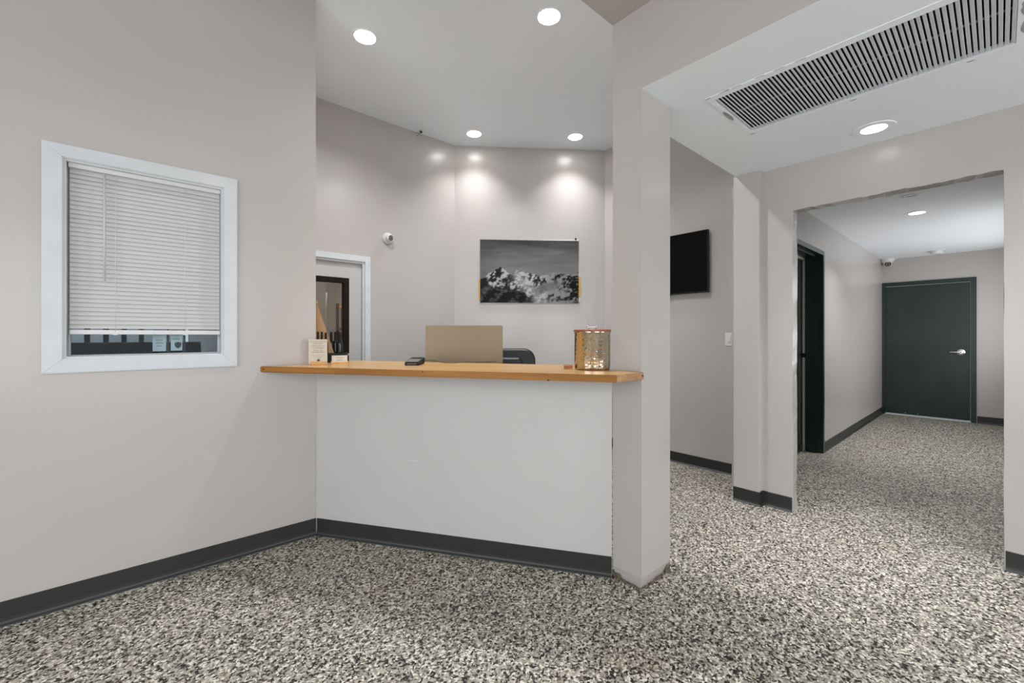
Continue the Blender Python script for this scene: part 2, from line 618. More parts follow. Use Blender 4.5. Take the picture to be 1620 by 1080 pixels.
# header wall with the hall opening; broken, wavy plaster edges
OY0, OY1, OZ = -0.018, 0.938, 2.088
us = [-2.3, OY0, OY1, 1.13] + [OY0 + (OY1 - OY0) * i / 60 for i in range(61)]
vv = [0, ZL + 0.001, OZ] + [OZ * i / 48 for i in range(49)]
def jit(u, v, ww, k):
    e = 1e-4
    f = 1.0 if k == 0 else 0.7
    if abs(u - OY1) < e and v < OZ + e:
        u += f * 0.010 * mnoise.noise(Vector((3.1 + k * 3, v * 3.3, 0.2))) + f * 0.006 * mnoise.noise(Vector((1.1, v * 11, k)))
    if abs(u - OY0) < e and v < OZ + e and v > 0.0:
        u += f * 0.005 * mnoise.noise(Vector((9.1, v * 4, k)))
    if abs(v - OZ) < e and OY0 - e < u < OY1 + e:
        v += f * (0.006 * mnoise.noise(Vector((5.1, u * 6, k * 2))) + 0.008 * mnoise.noise(Vector((2.1, u * 23, k))))
    return u, v, ww
struct(slab('wall_passage', us, vv, [(OY0, OY1, -1, OZ)], 3.40, 3.495, 'yzx', M['wall'], jitter=jit),
       'taupe wall with a ragged doorless opening into the hallway', 'wall')
struct(box('wall_column', 3.338, 3.50, 1.128, 1.305, 0, ZL + 0.001, M['wall'], bevel=0.003), 'narrow taupe pilaster beside the hallway opening', 'pillar')

struct(box('wall_television', 3.90, 4.0, 1.2, 2.90, 0, ZH, M['wall']), 'taupe wall carrying the television and light switch', 'wall')
tdir = (DB - DA).normalized()
ndir = Vector((tdir.y, -tdir.x, 0))      # into the room
q = [DA, DB, DB - ndir * 0.1 + tdir * 0.05, DA - ndir * 0.1 - tdir * 0.05]
struct(prism('wall_back', [(p.x, p.y) for p in q], 0, ZH, M['wall']), 'taupe diagonal back wall carrying the mountain picture', 'wall')
DX0, DX1, DZ = 0.60, 1.60, 1.935
wall('wall_counter_room', 0.47, 2.60, 0, ZH, [(DX0, DX1, -1, DZ)], 3.89, 3.99, 'xzy', M['wall'], 'taupe side wall of the reception area with the white door')
struct(box('wall_counter_end', 0.47, 0.56, 2.88, 3.9, 0, ZH, M['wall']), 'taupe end wall hidden behind the left wall', 'wall')

# hall
HD = (4.40, 5.335, -1, 2.06)
wall('wall_hall_left', 3.60, 8.9, 0, 2.42, [HD], 1.21, 1.42, 'xzy', M['wall'], 'taupe left hallway wall with the green door recess')
struct(box('wall_hall_corner', 3.49, 3.61, 1.21, 1.29, 0, 2.42, M['wall']), 'short taupe return at the start of the hallway', 'wall')
FD = (0.250, 1.180, -1, 2.0)
wall('wall_hall_end', -0.4, 1.42, 0, 2.42, [FD], 8.80, 8.9, 'yzx', M['wall'], 'taupe wall at the far end of the hallway')
wall('wall_hall_right', 3.495, 8.9, 0, 2.42, [(5.9, 8.5, 0.7, 2.2)], -0.4, -0.3, 'xzy', M['wall'], 'taupe right hallway wall with an added opening for fill light')

# back room behind the white door
struct(box('wall_store_back', 0.47, 4.2, 6.8, 6.9, 0, 2.7, M['wall']), 'taupe back wall of the room behind the white door', 'wall')
struct(box('wall_store_left', 0.47, 0.56, 3.98, 6.9, 0, 2.7, M['wall']), 'taupe left wall of the room behind the white door', 'wall')
struct(box('wall_store_right', 4.1, 4.2, 3.98, 6.9, 0, 2.7, M['wall']), 'taupe right wall of the room behind the white door', 'wall')
struct(box('wall_store_front', 2.60, 4.2, 3.98, 4.0, 0, 2.7, M['wall']), 'taupe near wall of the room behind the white door', 'wall')
struct(box('ceiling_store', 0.47, 4.2, 3.985, 6.9, 2.7, 2.73, M['ceil']), 'white ceiling of the room behind the white door', 'ceiling')


# ------------------------------------------------------------------ cove baseboards
def baseboard(name, path, label, h=0.10, closed_ends=True):
    """vinyl cove base following a 2-D path; room lies on the right-hand side of the path"""
    prof = [(0.0, 0.0), (0.016, 0.0), (0.015, 0.003), (0.008, 0.010), (0.0045, 0.018), (0.0035, 0.03), (0.0035, h - 0.003), (0.001, h), (0, h)]
    pts = [Vector((*p, 0)) for p in path]
    n = len(pts)
    rows = []
    bm = bmesh.new()
    for i, p in enumerate(pts):
        ns = []
        if i > 0:
            d = (p - pts[i - 1]).normalized(); ns.append(Vector((d.y, -d.x, 0)))
        if i < n - 1:
            d = (pts[i + 1] - p).normalized(); ns.append(Vector((d.y, -d.x, 0)))
        nn = sum(ns, Vector()) / len(ns)
        nn = nn / max(0.3, nn.length_squared)
        rows.append([bm.verts.new(p + nn * a + Vector((0, 0, b))) for a, b in prof])
    for A, B in zip(rows, rows[1:]):
        for k in range(len(prof) - 1):
            bm.faces.new((A[k], B[k], B[k + 1], A[k + 1]))
    bm.faces.new(rows[0]); bm.faces.new(list(reversed(rows[-1])))
    return struct(frombm(name, bm, M['base']), label, 'baseboard')


PA = Vector((0.812, 2.764, 0)); PB = Vector((1.800, 1.287, 0))
pd = (PB - PA).normalized()
pn = Vector((pd.y, -pd.x, 0))        # towards the lobby
baseboard('baseboard_left', [(-2.6, YL), (0.812, YL)], 'charcoal vinyl baseboard along the left wall', 0.102)
a_ = PA + pd * 0.012; b_ = PB - pd * 0.004
baseboard('baseboard_counter', [(a_.x, a_.y), (b_.x, b_.y)], 'charcoal vinyl baseboard along the counter front', 0.102)
baseboard('baseboard_television', [(3.90, 2.88), (3.90, 1.3)], 'charcoal vinyl baseboard below the television')
baseboard('baseboard_passage', [(3.338, 1.305), (3.338, 1.128), (3.40, 1.128), (3.40, OY1 + 0.004)], 'charcoal vinyl baseboard around the pilaster')
baseboard('baseboard_right', [(3.40, OY0 - 0.006), (3.40, -2.2)], 'charcoal vinyl baseboard right of the hallway opening')
baseboard('baseboard_hall', [(5.375, 1.21), (8.80, 1.21)], 'charcoal vinyl baseboard along the left hallway wall')
baseboard('baseboard_hall_end', [(8.80, 0.197), (8.80, -0.3)], 'charcoal vinyl baseboard right of the far green door')

# ------------------------------------------------------------------ window_1 with casing
win = thing('window_1', 'white cased interior window half covered by a blind in the left wall', 'window', (0, 0, 0), kind='structure')
ox0, ox1, oz0, oz1 = -0.325, 0.402, 1.053, 2.076
ix0, ix1, iz0, iz1 = WIN
def casing(name, quad, label=None):
    bm = bmesh.new()
    xf = Matrix(((1, 0, 0, 0), (0, 0, -1, YL), (0, 1, 0, 0), (0, 0, 0, 1)))
    add_prism(bm, quad, -0.0, 0.016, xf)
    bmesh.ops.bevel(bm, geom=[e for e in bm.edges if e.calc_length() > 0.3], offset=0.004, segments=2, affect='EDGES')
    return frombm(name, bm, M['trim'], win)
g = 0.0006
casing('casing', [(ox0, oz0), (ox0, oz1), (ix0, iz1), (ix0, iz0)])
casing('casing', [(ox1, oz1), (ox1, oz0), (ix1, iz0), (ix1, iz1)])
casing('casing', [(ox0 + g, oz1), (ox1 - g, oz1), (ix1 - g, iz1), (ix0 + g, iz1)])
casing('casing', [(ox1 - g, oz0), (ox0 + g, oz0), (ix0 + g, iz0), (ix1 - g, iz0)])
# jamb liner
bm = bmesh.new()
t = 0.008
add_box(bm, ix0, ix0 + t, YL - 0.004, 2.88, iz0, iz1)
add_box(bm, ix1 - t, ix1, YL - 0.004, 2.88, iz0, iz1)
add_box(bm, ix0 + t, ix1 - t, YL - 0.004, 2.88, iz1 - t, iz1)
add_box(bm, ix0 + t, ix1 - t, YL - 0.004, 2.88, iz0, iz0 + t)
frombm('jamb_liner', bm, M['trim'], win)
bm = bmesh.new()
f = 0.006
jx0, jx1, jz0, jz1 = ix0 + t, ix1 - t, iz0 + t, iz1 - t
add_box(bm, jx0, jx0 + f, 2.845, 2.875, jz0, jz1)
add_box(bm, jx1 - f, jx1, 2.845, 2.875, jz0, jz1)
add_box(bm, jx0 + f, jx1 - f, 2.845, 2.875, jz1 - f, jz1)
add_box(bm, jx0 + f, jx1 - f, 2.845, 2.875, jz0, jz0 + 0.004)
frombm('sash_frame', bm, M['trim'], win)
box('pane', jx0 + f, jx1 - f, 2.858, 2.862, jz0 + 0.004, jz1 - f, M['glass'], win)

# blind
blind = thing('window_blind', 'white horizontal mini blind lowered almost to the sill of the left window', 'blind', (0.041, 2.80, 1.226))
BX0, BX1 = -0.287, 0.287
box('head_rail', BX0, BX1, -0.022, 0.018, 0.762, 0.795, M['white'], blind, bevel=0.002)
bm = bmesh.new()
seg = 5
prev = None
tilt = R(73)
top, bot = [], []
for i in range(seg + 1):
    s = (i / seg - 0.5) * 0.0255
    c = 0.0022 * (1 - (2 * i / seg - 1) ** 2)
    y = s * math.cos(tilt) - c * math.sin(tilt)
    z = s * math.sin(tilt) + c * math.cos(tilt)
    top.append((y, z)); bot.append((y + 0.0005, z - 0.0002))
rows = []
for x in (BX0 + 0.003, BX1 - 0.002):
    rows.append(([bm.verts.new((x, *p)) for p in top], [bm.verts.new((x, *p)) for p in bot]))
for k in range(seg):
    bm.faces.new((rows[0][0][k], rows[1][0][k], rows[1][0][k + 1], rows[0][0][k + 1]))
    bm.faces.new((rows[0][1][k], rows[0][1][k + 1], rows[1][1][k + 1], rows[1][1][k]))
bmesh.ops.recalc_face_normals(bm, faces=bm.faces)
slat_me = bpy.data.meshes.new('slat')
bm.to_mesh(slat_me); bm.free()
slat_me.materials.append(M['slat'])
for p in slat_me.polygons:
    p.use_smooth = True
NS = 36
for i in range(NS):
    o = bpy.data.objects.new('slat', slat_me)
    COL.objects.link(o)
    o.parent = blind
    o.location = (0, 0, 0.040 + i * (0.752 - 0.040) / (NS - 1))
    o.rotation_euler = (R(random.uniform(-2.5, 2.5)), 0, 0)
box('bottom_rail', BX0 + 0.003, BX1, -0.013, 0.013, 0.0, 0.022, M['white'], blind, bevel=0.003)
tube('tilt_wand', [(-0.168, -0.020, 0.757), (-0.168, -0.024, 0.50), (-0.168, -0.022, 0.252)], 0.0042, M['slat'], blind, 6)
for x in (-0.130, 0.134):
    tube('ladder_cord', [(x, -0.0135, 0.765), (x, -0.0135, 0.012)], 0.0009, M['cord'], blind, 5)
    box('cord_clip', x - 0.008, x + 0.008, -0.016, -0.012, -0.002, 0.008, M['white'], blind)

# shop windows behind the camera: dark mullions in the two big openings and two added fill openings
def shopwin(name, label, axis, c, u0, u1, z0, z1, n):
    wdw = thing(name, label, 'window', (0, 0, 0), kind='structure')
    ww = 0.05
    def bar(nm, a0, a1, b0, b1):
        if axis == 'y':
            box(nm, c - 0.03, c + 0.03, a0, a1, b0, b1, M['bronze'], wdw)
        else:
            box(nm, a0, a1, c - 0.03, c + 0.03, b0, b1, M['bronze'], wdw)
    for i in range(n + 1):
        u = u0 + (u1 - u0) * i / n
        bar('mullion', max(u0, u - ww / 2), min(u1, u + ww / 2), z0, z1)
    bar('sill_rail', u0, u1, z0, z0 + 0.06)
    bar('head_rail', u0, u1, z1 - 0.06, z1)
shopwin('window_2', 'large shop window with dark mullions behind the camera', 'y', -2.65, -1.4, 2.0, 0.35, 2.5, 3)
shopwin('window_3', 'large shop window with dark mullions in the right lobby wall', 'x', -2.25, -2.1, 1.3, 0.35, 2.5, 3)
shopwin('fill_window_passage', 'made-up unseen window with dark mullions around the passage fill light', 'x', -2.25, 2.0, 3.25, 0.3, 2.3, 1)  # made-up window, added only to let the passage fill in
shopwin('fill_window_hall', 'made-up unseen window around the fill light in the right hallway wall', 'x', -0.35, 5.9, 8.5, 0.7, 2.2, 3)  # made-up window, added only to let the hallway fill in

# ------------------------------------------------------------------ world beyond the window
tag(box('asphalt_ground', -2.6, 0.46, 3.0, 9.0, -0.15, -0.05, M['ground']), 'dark asphalt ground outside the left window', 'ground', kind='structure')
tag(box('stucco_building', -2.4, 0.45, 7.4, 7.6, -0.05, 3.2, M['pale']), 'pale stucco wall seen beyond the fence through the window', 'building', kind='structure')
fence = thing('iron_fence', 'dark iron fence with upright bars outside the left window', 'fence', (-0.3, 5.2, -0.05))
for zz in (0.25, 1.05, 1.55):
    box('rail', -1.6, 0.45, -0.02, 0.02, zz, zz + 0.04, M['fencedark'], fence)
for i in range(18):
    x = -1.58 + i * 0.118
    box('bar', x - 0.018, x + 0.018, -0.018, 0.018, 0.0, 1.75, M['fencedark'], fence)
bm = bmesh.new()
bmesh.ops.create_icosphere(bm, subdivisions=5, radius=1.0)
for v in bm.verts:
    n = mnoise.fractal(v.co * 3.0, 0.8, 2.2, 4)
    c = v.co * (1 + 0.16 * n)
    v.co = Vector((max(-1, min(1, c.x * 1.25)) * 0.62, max(-1, min(1, c.y * 1.3)) * 0.3, max(-1, min(1, c.z * 1.3)) * 0.61))
hedge = frombm('dark_shrub', bm, M['hedge'])
hedge.location = (-0.24, 4.3, 0.56)
tag(hedge, 'dark clipped shrub outside below the left window blind', 'shrub')
note = thing('window_notice', 'pale paper notice with three printed lines taped outside the window', 'notice', (0.075, 2.8645, 1.14))
box('sheet', -0.027, 0.027, 0, 0.0006, 0, 0.115, M['paper'], note)
bm = bmesh.new()
for k, (wd, z) in enumerate(((0.030, 0.055), (0.034, 0.040), (0.024, 0.025))):
    for j in range(5):
        x = -wd / 2 + j * wd / 5
        add_box(bm, x, x + wd / 5 * 0.7, -0.0003, -0.0001, z, z + 0.005 + 0.002 * (j % 2))
frombm('printed_line', bm, M['inkgrey'], note)
note2 = thing('window_notice', 'pale paper notice with a dark shield emblem taped outside the window', 'notice', (0.145, 2.8645, 1.14))
box('sheet', -0.024, 0.024, 0, 0.0006, 0.002, 0.115, M['paper'], note2)
xf = Matrix(((1, 0, 0, 0.006), (0, 0, -1, -0.0002), (0, 1, 0, 0.032), (0, 0, 0, 1)))
prism('shield_emblem', [(-0.014, 0.012), (-0.014, -0.004), (-0.008, -0.014), (0, -0.019), (0.008, -0.014), (0.014, -0.004), (0.014, 0.012), (0.006, 0.014), (0, 0.016), (-0.006, 0.014)], 0, 0.0002, M['fencedark'], note2, xf)
bm = bmesh.new()
for j in range(4):
    add_box(bm, -0.018 + j * 0.008, -0.012 + j * 0.008, -0.0003, -0.0001, 0.060, 0.066)
frombm('printed_line', bm, M['inkgrey'], note2)
box_o = tag(box('window_mullion', 0.106, 0.115, 2.872, 2.90, 1.127, 2.0, M['fencedark']), 'dark upright bar between the two notices outside the window', 'mullion', kind='structure')
tag(box('window_mullion', 0.175, 0.183, 2.872, 2.90, 1.127, 2.0, M['fencedark']), 'dark upright bar right of the shield notice outside the window', 'mullion', kind='structure')

# ------------------------------------------------------------------ reception counter
cnt = thing('reception_counter', 'reception counter with white front panel and pine top between wall and pillar', 'counter', (0, 0, 0))
th = 0.11
p0 = PA + pd * 0.003; p1 = PB - pd * 0.003
c0, c1 = p1 - pn * th, p0 - pn * th
prism('front_panel', [(p0.x, p0.y), (p1.x, p1.y), ((p1 - pn * 0.02).x, (p1 - pn * 0.02).y), ((p0 - pn * 0.02).x, (p0 - pn * 0.02).y)], 0.0, 1.0125, M['panel'], cnt)
e0 = PA + pd * 0.03 - pn * 0.021; e1 = PB - pd * 0.03 - pn * 0.021
f0 = e0 - pn * 0.08; f1 = e1 - pn * 0.08
prism('knee_wall', [(e0.x, e0.y), (e1.x, e1.y), (f1.x, f1.y), (f0.x, f0.y)], 0.0, 1.0125, M['dark'], cnt)
# pine top
top_pts = [(0.514, YL - 0.001), (1.583, 1.108), (1.806, 1.112), (1.806, PY1 + 0.002), (1.935, 1.655), (1.10, 3.02), (0.816, 3.02), (0.816, YL - 0.001)]
bm = bmesh.new()
add_prism(bm, top_pts, 1.013, 1.047)
bm.faces.ensure_lookup_table()
bmesh.ops.recalc_face_normals(bm, faces=bm.faces)
sel = [e for e in bm.edges if any(abs(f.normal.z) > 0.9 for f in e.link_faces)]
bmesh.ops.bevel(bm, geom=sel, offset=0.003, segments=2, affect='EDGES')
bmesh.ops.recalc_face_normals(bm, faces=bm.faces)
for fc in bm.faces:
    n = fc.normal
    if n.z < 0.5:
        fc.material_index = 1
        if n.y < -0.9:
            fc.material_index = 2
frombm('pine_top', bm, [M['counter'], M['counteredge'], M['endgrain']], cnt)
# plugged screw holes and knots along the edge
fd = (Vector((1.583, 1.108, 0)) - Vector((0.514, YL, 0))).normalized()
fn = Vector((fd.y, -fd.x, 0))
def dot(p, nrm, r, m, name='screw_hole', d=0.0012, parent=cnt):
    xf = Matrix.Translation(p) @ Vector(nrm).to_track_quat('Z', 'Y').to_matrix().to_4x4()
    lathe(name, [(0, d), (r, d), (r, -0.001), (0, -0.001)], M[m], parent, 10, xf, smooth=False)
q0 = Vector((0.514, YL, 0))
dot(q0 + fd * 0.022 + Vector((0, 0, 1.030)), fn, 0.0042, 'dark')
dot(Vector((1.793, 1.1105, 1.031)), (0, -1, 0), 0.0042, 'dark')
dot(q0 + fd * 1.02 + Vector((0, 0, 1.040)), fn, 0.003, 'dark', 'wood_knot')
dot(q0 + fd * 1.66 + Vector((0, 0, 1.0155)), fn, 0.004, 'dark', 'wood_knot')
for s, z in ((0.66, 0.965), (0.75, 0.972), (1.42, 0.94), (1.735, 0.945), (1.735, 0.80), (1.735, 0.62), (1.735, 0.35), (0.06, 0.16), (1.55, 0.13), (1.05, 0.955)):
    dot(PA + pd * s + Vector((0, 0, z)), pn, 0.0018, 'inkgrey', 'nail_head', 0.0006)
for (s0, z0, s1, z1) in ((0.10, 0.150, 0.16, 0.140), (0.20, 0.135, 0.26, 0.128), (0.62, 0.50, 0.70, 0.505)):
    a = PA + pd * s0 + pn * 0.0003 + Vector((0, 0, z0)); b = PA + pd * s1 + pn * 0.0003 + Vector((0, 0, z1))
    dz = Vector((0, 0, 0.0012))
    bm = bmesh.new()
    bm.faces.new([bm.verts.new(p) for p in (a - dz, b - dz, b + dz, a + dz)])
    frombm('scuff_mark', bm, M['acrylic'], cnt)

# ------------------------------------------------------------------ things on the counter
CT = 1.047
# hammered canister
can = thing('treat_canister', 'hammered metal treat canister with wooden lid and bone shaped handle', 'canister', (1.766, 1.3875, CT), R(-40))
lathe('body', [(0, 0.0), (0.083, 0.0), (0.089, 0.002), (0.091, 0.008), (0.0915, 0.012), (0.0915, 0.184), (0.094, 0.188), (0.094, 0.193), (0.088, 0.193), (0.086, 0.02), (0, 0.02)], M['hammer'], can, 64)
lathe('lid', [(0, 0.1935), (0.094, 0.1935), (0.096, 0.1955), (0.096, 0.203), (0.094, 0.205), (0, 0.205)], M['lid'], can, 48)
for sx in (-1, 1):
    tube('handle_post', [(sx * 0.019, 0, 0.205), (sx * 0.016, 0, 0.214), (sx * 0.013, 0, 0.219)], 0.0022, M['steel'], can, 8)
bm = bmesh.new()
add_tube(bm, [(-0.02, 0, 0.219), (-0.012, 0, 0.218), (0.012, 0, 0.218), (0.02, 0, 0.219)], [0.005, 0.0038, 0.0038, 0.005], 10)
for sx in (-1, 1):
    for sz in (-1, 1):
        xf = Matrix.Translation((sx * 0.0235, 0, 0.219 + sz * 0.0042)) @ Matrix.Diagonal((0.0062, 0.005, 0.0055, 1))
        add_lathe(bm, [(0, -1), (0.5, -0.866), (0.866, -0.5), (1, 0), (0.866, 0.5), (0.5, 0.866), (0, 1)], 10, xf)
frombm('bone_handle', bm, M['steel'], can, True)

# little two-layered wooden block
blk = thing('wooden_block', 'small red brown two layered wooden block left of the canister', 'block', (1.679, 1.4768, CT), R(-42))
box('lower_layer', -0.022, 0.022, -0.016, 0.016, 0, 0.0105, M['redwood'], blk, bevel=0.002)
box('upper_layer', -0.021, 0.023, -0.015, 0.016, 0.0115, 0.023, M['redwood'], blk, bevel=0.002)

# card payment terminal
ter = thing('payment_terminal', 'black card payment terminal with grey display lying on the counter', 'terminal', (1.250, 2.318, CT), math.atan2(0.76, 0.65) - PI / 2)
def prof_x(name, prof, x0, x1, m, parent, bevel=0.0):
    xf = Matrix(((0, 0, 1, 0), (1, 0, 0, 0), (0, 1, 0, 0), (0, 0, 0, 1)))
    return prism(name, prof, x0, x1, m, parent, xf, bevel)
prof_x('body', [(-0.095, 0), (0.07, 0.0), (0.092, 0.010), (0.095, 0.034), (0.085, 0.040), (0.035, 0.033), (-0.095, 0.019)], -0.041, 0.041, M['black'], ter, bevel=0.003)
prof_x('display', [(-0.082, 0.0212), (0.020, 0.0320), (0.020, 0.0326), (-0.082, 0.0218)], -0.033, 0.033, M['lcd'], ter)
prof_x('paper_slot', [(0.045, 0.0350), (0.078, 0.0396), (0.078, 0.0403), (0.045, 0.0357)], -0.028, 0.028, M['matteblack'], ter)
box('card_slot', -0.028, 0.028, -0.0958, -0.094, 0.008, 0.011, M['inkgrey'], ter)
# cord
cp = []
for i in range(26):
    s = i / 25
    p = Vector((1.318, 2.388, 0)).lerp(Vector((1.70, 2.10, 0)), s) + FWD * (0.012 * math.sin(s * 9))
    z = CT + 0.012 + 0.010 * math.sin(s * 11 + 0.4) * (1 - s) if s > 0.06 else CT + 0.012
    if s > 0.75:
        p += FWD * (s - 0.75) * 0.5
    cp.append((p.x, p.y, max(CT + 0.0022, z - 0.012 * s)))
cord = tag(tube('terminal_cord', cp, 0.0018, M['black'], None, 6), 'thin black cord trailing from the payment terminal along the counter', 'cord')

# sign in wooden stand
def facing(x, y):
    return math.atan2(y, x) - PI / 2      # local +Y points away from the camera
sign = thing('counter_sign', 'cream printed card in a small wooden stand against the left wall end', 'sign', (0.800, 2.672, CT), facing(0.8, 2.68) + R(4))
box('stand', -0.040, 0.040, -0.016, 0.016, 0, 0.021, M['blond'], sign, bevel=0.002)
card = box('card', -0.052, 0.050, -0.001, 0.001, 0.004, 0.152, M['card'], sign)
card.rotation_euler = (R(-4), 0, R(0))
lines = [('Questions, Comments', 0.0098, 0.139), ('or Concerns?', 0.0098, 0.127), ('Connect with our', 0.0098, 0.113), ('service Manager', 0.0098, 0.101), ('Text or Call', 0.0098, 0.086)]
for body, sz, z in lines:
    text_mesh('printed_line', body, sz, M['ink'], card, (-0.001, -0.0013, z), (PI / 2, 0, 0), shear=0.25)
bm = bmesh.new()
for z, x0, x1, n, h in ((0.073, -0.034, 0.034, 12, 0.006), (0.056, -0.042, 0.042, 26, 0.0022), (0.049, -0.036, 0.034, 22, 0.0022), (0.042, -0.020, 0.018, 12, 0.0022)):
    for j in range(n):
        a = x0 + (x1 - x0) * j / n
        add_box(bm, a, a + (x1 - x0) / n * 0.62, -0.0014, -0.0011, z, z + h * (0.7 + 0.3 * (j % 3) / 2))
frombm('fine_print', bm, M['inkgrey'], card)
star = []
for i in range(10):
    a = PI / 2 + i * PI / 5
    r_ = 0.012 if i % 2 == 0 else 0.0068
    star.append((r_ * math.cos(a), r_ * math.sin(a) * 0.85))
xf = Matrix(((1, 0, 0, 0.001), (0, 0, -1, -0.0011), (0, 1, 0, 0.027), (0, 0, 0, 1)))
prism('flower_emblem', star, 0, 0.0004, M['ink'], card, xf)

# business card holder
cdh = thing('card_holder', 'low wooden business card holder with pale cards in front of the black tray', 'card holder', (0.925, 2.668, CT), facing(0.925, 2.66) + R(3))
prof_x('base', [(-0.018, 0), (0.022, 0), (0.022, 0.016), (0.012, 0.018), (0.002, 0.006), (-0.012, 0.013), (-0.018, 0.012)], -0.051, 0.047, M['blond'], cdh)
for k in range(5):
    c = box('business_card', -0.046, 0.043, -0.0004, 0.0004, 0, 0.046, M['card'], cdh)
    c.location = (0.0004 * k, -0.001 + 0.0016 * k, 0.0075)
    c.rotation_euler = (R(-16), 0, 0)
    if k == 0:
        bm = bmesh.new()
        for j in range(9):
            add_box(bm, -0.022 + j * 0.005, -0.0185 + j * 0.005, -0.0007, -0.0005, 0.029, 0.0335)
        frombm('printed_line', bm, M['inkgrey'], c)
        bm = bmesh.new()
        add_box(bm, -0.043, 0.040, -0.0007, -0.0005, 0.039, 0.0425)
        frombm('printed_band', bm, M['pinkband'], c)
        bm = bmesh.new()
        ring = []
        for j in range(13):
            a = R(20 + 140 * j / 12)
            ring.append((0.02 * math.cos(a), 0.012 * math.sin(a) + 0.008))
        for j in range(12):
            (xa, za), (xb, zb) = ring[j], ring[j + 1]
            bm.faces.new([bm.verts.new(v) for v in ((xa, -0.0007, za), (xb, -0.0007, zb), (xb * 0.82, -0.0007, (zb - 0.008) * 0.7 + 0.008), (xa * 0.82, -0.0007, (za - 0.008) * 0.7 + 0.008))])
        frombm('arc_emblem', bm, M['inkgrey'], c)

# black tray with bottles and a wooden paddle
TRX, TRY = 0.951, 2.872
tro = facing(TRX, TRY)
tray = thing('black_tray', 'open black tray holding dark bottles at the left end of the counter', 'tray', (TRX, TRY, CT), tro)
bm = bmesh.new()
W0, W1, D, HT = -0.105, 0.088, 0.052, 0.062
add_box(bm, W0, W1, -D, D, 0, 0.006)
add_box(bm, W0, W1, -D, -D + 0.005, 0.006, HT)
add_box(bm, W0, W1, D - 0.005, D, 0.006, HT)
add_box(bm, W0, W0 + 0.005, -D + 0.005, D - 0.005, 0.006, HT)
add_box(bm, W1 - 0.005, W1, -D + 0.005, D - 0.005, 0.006, HT)
frombm('tray_body', bm, M['black'], tray)
tube('side_knob', [(W1 - 0.001, 0.0, 0.024), (W1 + 0.010, 0.0, 0.024)], 0.020, M['black'], tray, 14)
def bottle(lx, ly, h, rb, label):
    p = Vector((TRX, TRY, CT)) + Matrix.Rotation(tro, 3, 'Z') @ Vector((lx, ly, 0.0062))
    b = thing('dark_bottle', label, 'bottle', p, 0, 'dark bottles in the black tray')
    lathe('bottle_body', [(0, 0), (rb * 0.92, 0), (rb, 0.004), (rb, h * 0.60), (rb * 0.9, h * 0.66), (rb * 0.45, h * 0.715), (rb * 0.42, h * 0.74), (0, h * 0.74)], M['glassblack'], b, 20)
    lathe('cap', [(0, h * 0.725), (rb * 0.50, h * 0.725), (rb * 0.52, h * 0.74), (rb * 0.46, h * 0.985), (rb * 0.40, h), (0, h)], M['black'], b, 16)
bottle(-0.088, -0.030, 0.193, 0.012, 'leftmost slim dark bottle in the black tray')
bottle(-0.066, -0.018, 0.193, 0.012, 'second slim dark bottle from the left in the black tray')
bottle(-0.042, -0.032, 0.188, 0.014, 'dark bottle at the front of the black tray before the wooden paddle')
bottle(-0.010, 0.028, 0.192, 0.0160, 'dark bottle behind the wooden paddle in the black tray')
bottle(0.016, 0.027, 0.193, 0.0165, 'second dark bottle from the right in the black tray')
bottle(0.042, -0.014, 0.190, 0.0180, 'rightmost dark bottle in the black tray')
pad = thing('wooden_paddle', 'leaning beech wood paddle with knob standing among the dark bottles', 'paddle', (TRX, TRY, CT + 0.0065), tro)
xf = Matrix(((1, 0, 0, 0), (0, 0, -1, 0.004), (0, 1, 0, 0), (0, 0, 0, 1)))
o = prism('blade', [(-0.038, 0.0), (0.022, 0.0), (0.013, 0.035), (-0.084, 0.345), (-0.090, 0.362), (-0.100, 0.370), (-0.114, 0.370), (-0.132, 0.360), (-0.140, 0.33), (-0.136, 0.20), (-0.080, 0.055)], -0.005, 0.007, M['board'], pad, xf, bevel=0.002)
lathe('knob', [(0, 0.366), (0.006, 0.366), (0.009, 0.374), (0.008, 0.384), (0.004, 0.389), (0, 0.390)], M['board'], pad, 14, Matrix.Translation((-0.098, 0.003, 0)))

# ------------------------------------------------------------------ desk, computer and chair behind the counter
N_ = Vector((0.834, 0.552, 0)); T_ = Vector((0.552, -0.834, 0))
def dp(d, s):
    return N_ * d + T_ * s
dk = thing('reception_desk', 'white desk standing behind the reception counter', 'desk', dp(2.92, -1.05), math.atan2(T_.y, T_.x))
box('desk_top', -0.72, 0.66, -0.30, 0.30, 0.715, 0.745, M['desk'], dk, bevel=0.002)
for x in (-0.68, 0.62):
    for y in (-0.27, 0.27):
        box('leg', x - 0.02, x + 0.02, y - 0.02, y + 0.02, 0, 0.715, M['steel'], dk)
cc = Vector((1.719, 2.482, 0))
comp = thing('desktop_computer', 'champagne coloured desktop computer seen from the back above the counter', 'computer', (cc.x, cc.y, 0.7455), AX - PI / 2)
bm = bmesh.new()
pts = []
hw, z0, z1, rr = 0.2735, 0.14, 0.5475, 0.010
for (sx, sz, a0) in ((1, 1, 0), (-1, 1, 90), (-1, -1, 180), (1, -1, 270)):
    for k in range(5):
        a = R(a0 + 90 * k / 4)
        pts.append((sx * (hw - rr) + rr * math.cos(a), (z1 - rr if sz > 0 else z0 + rr) + rr * math.sin(a)))
xf = Matrix(((1, 0, 0, 0), (0, 0, -1, 0), (0, 1, 0, 0), (0, 0, 0, 1)))
pan = prism('display_housing', pts, -0.006, 0.006, M['champagne'], comp, xf, bevel=0.0012)
pan.rotation_euler = (R(-1.5), 0, 0)
box('display', -0.262, 0.262, 0.0061, 0.0068, 0.165, 0.535, M['screen'], pan)
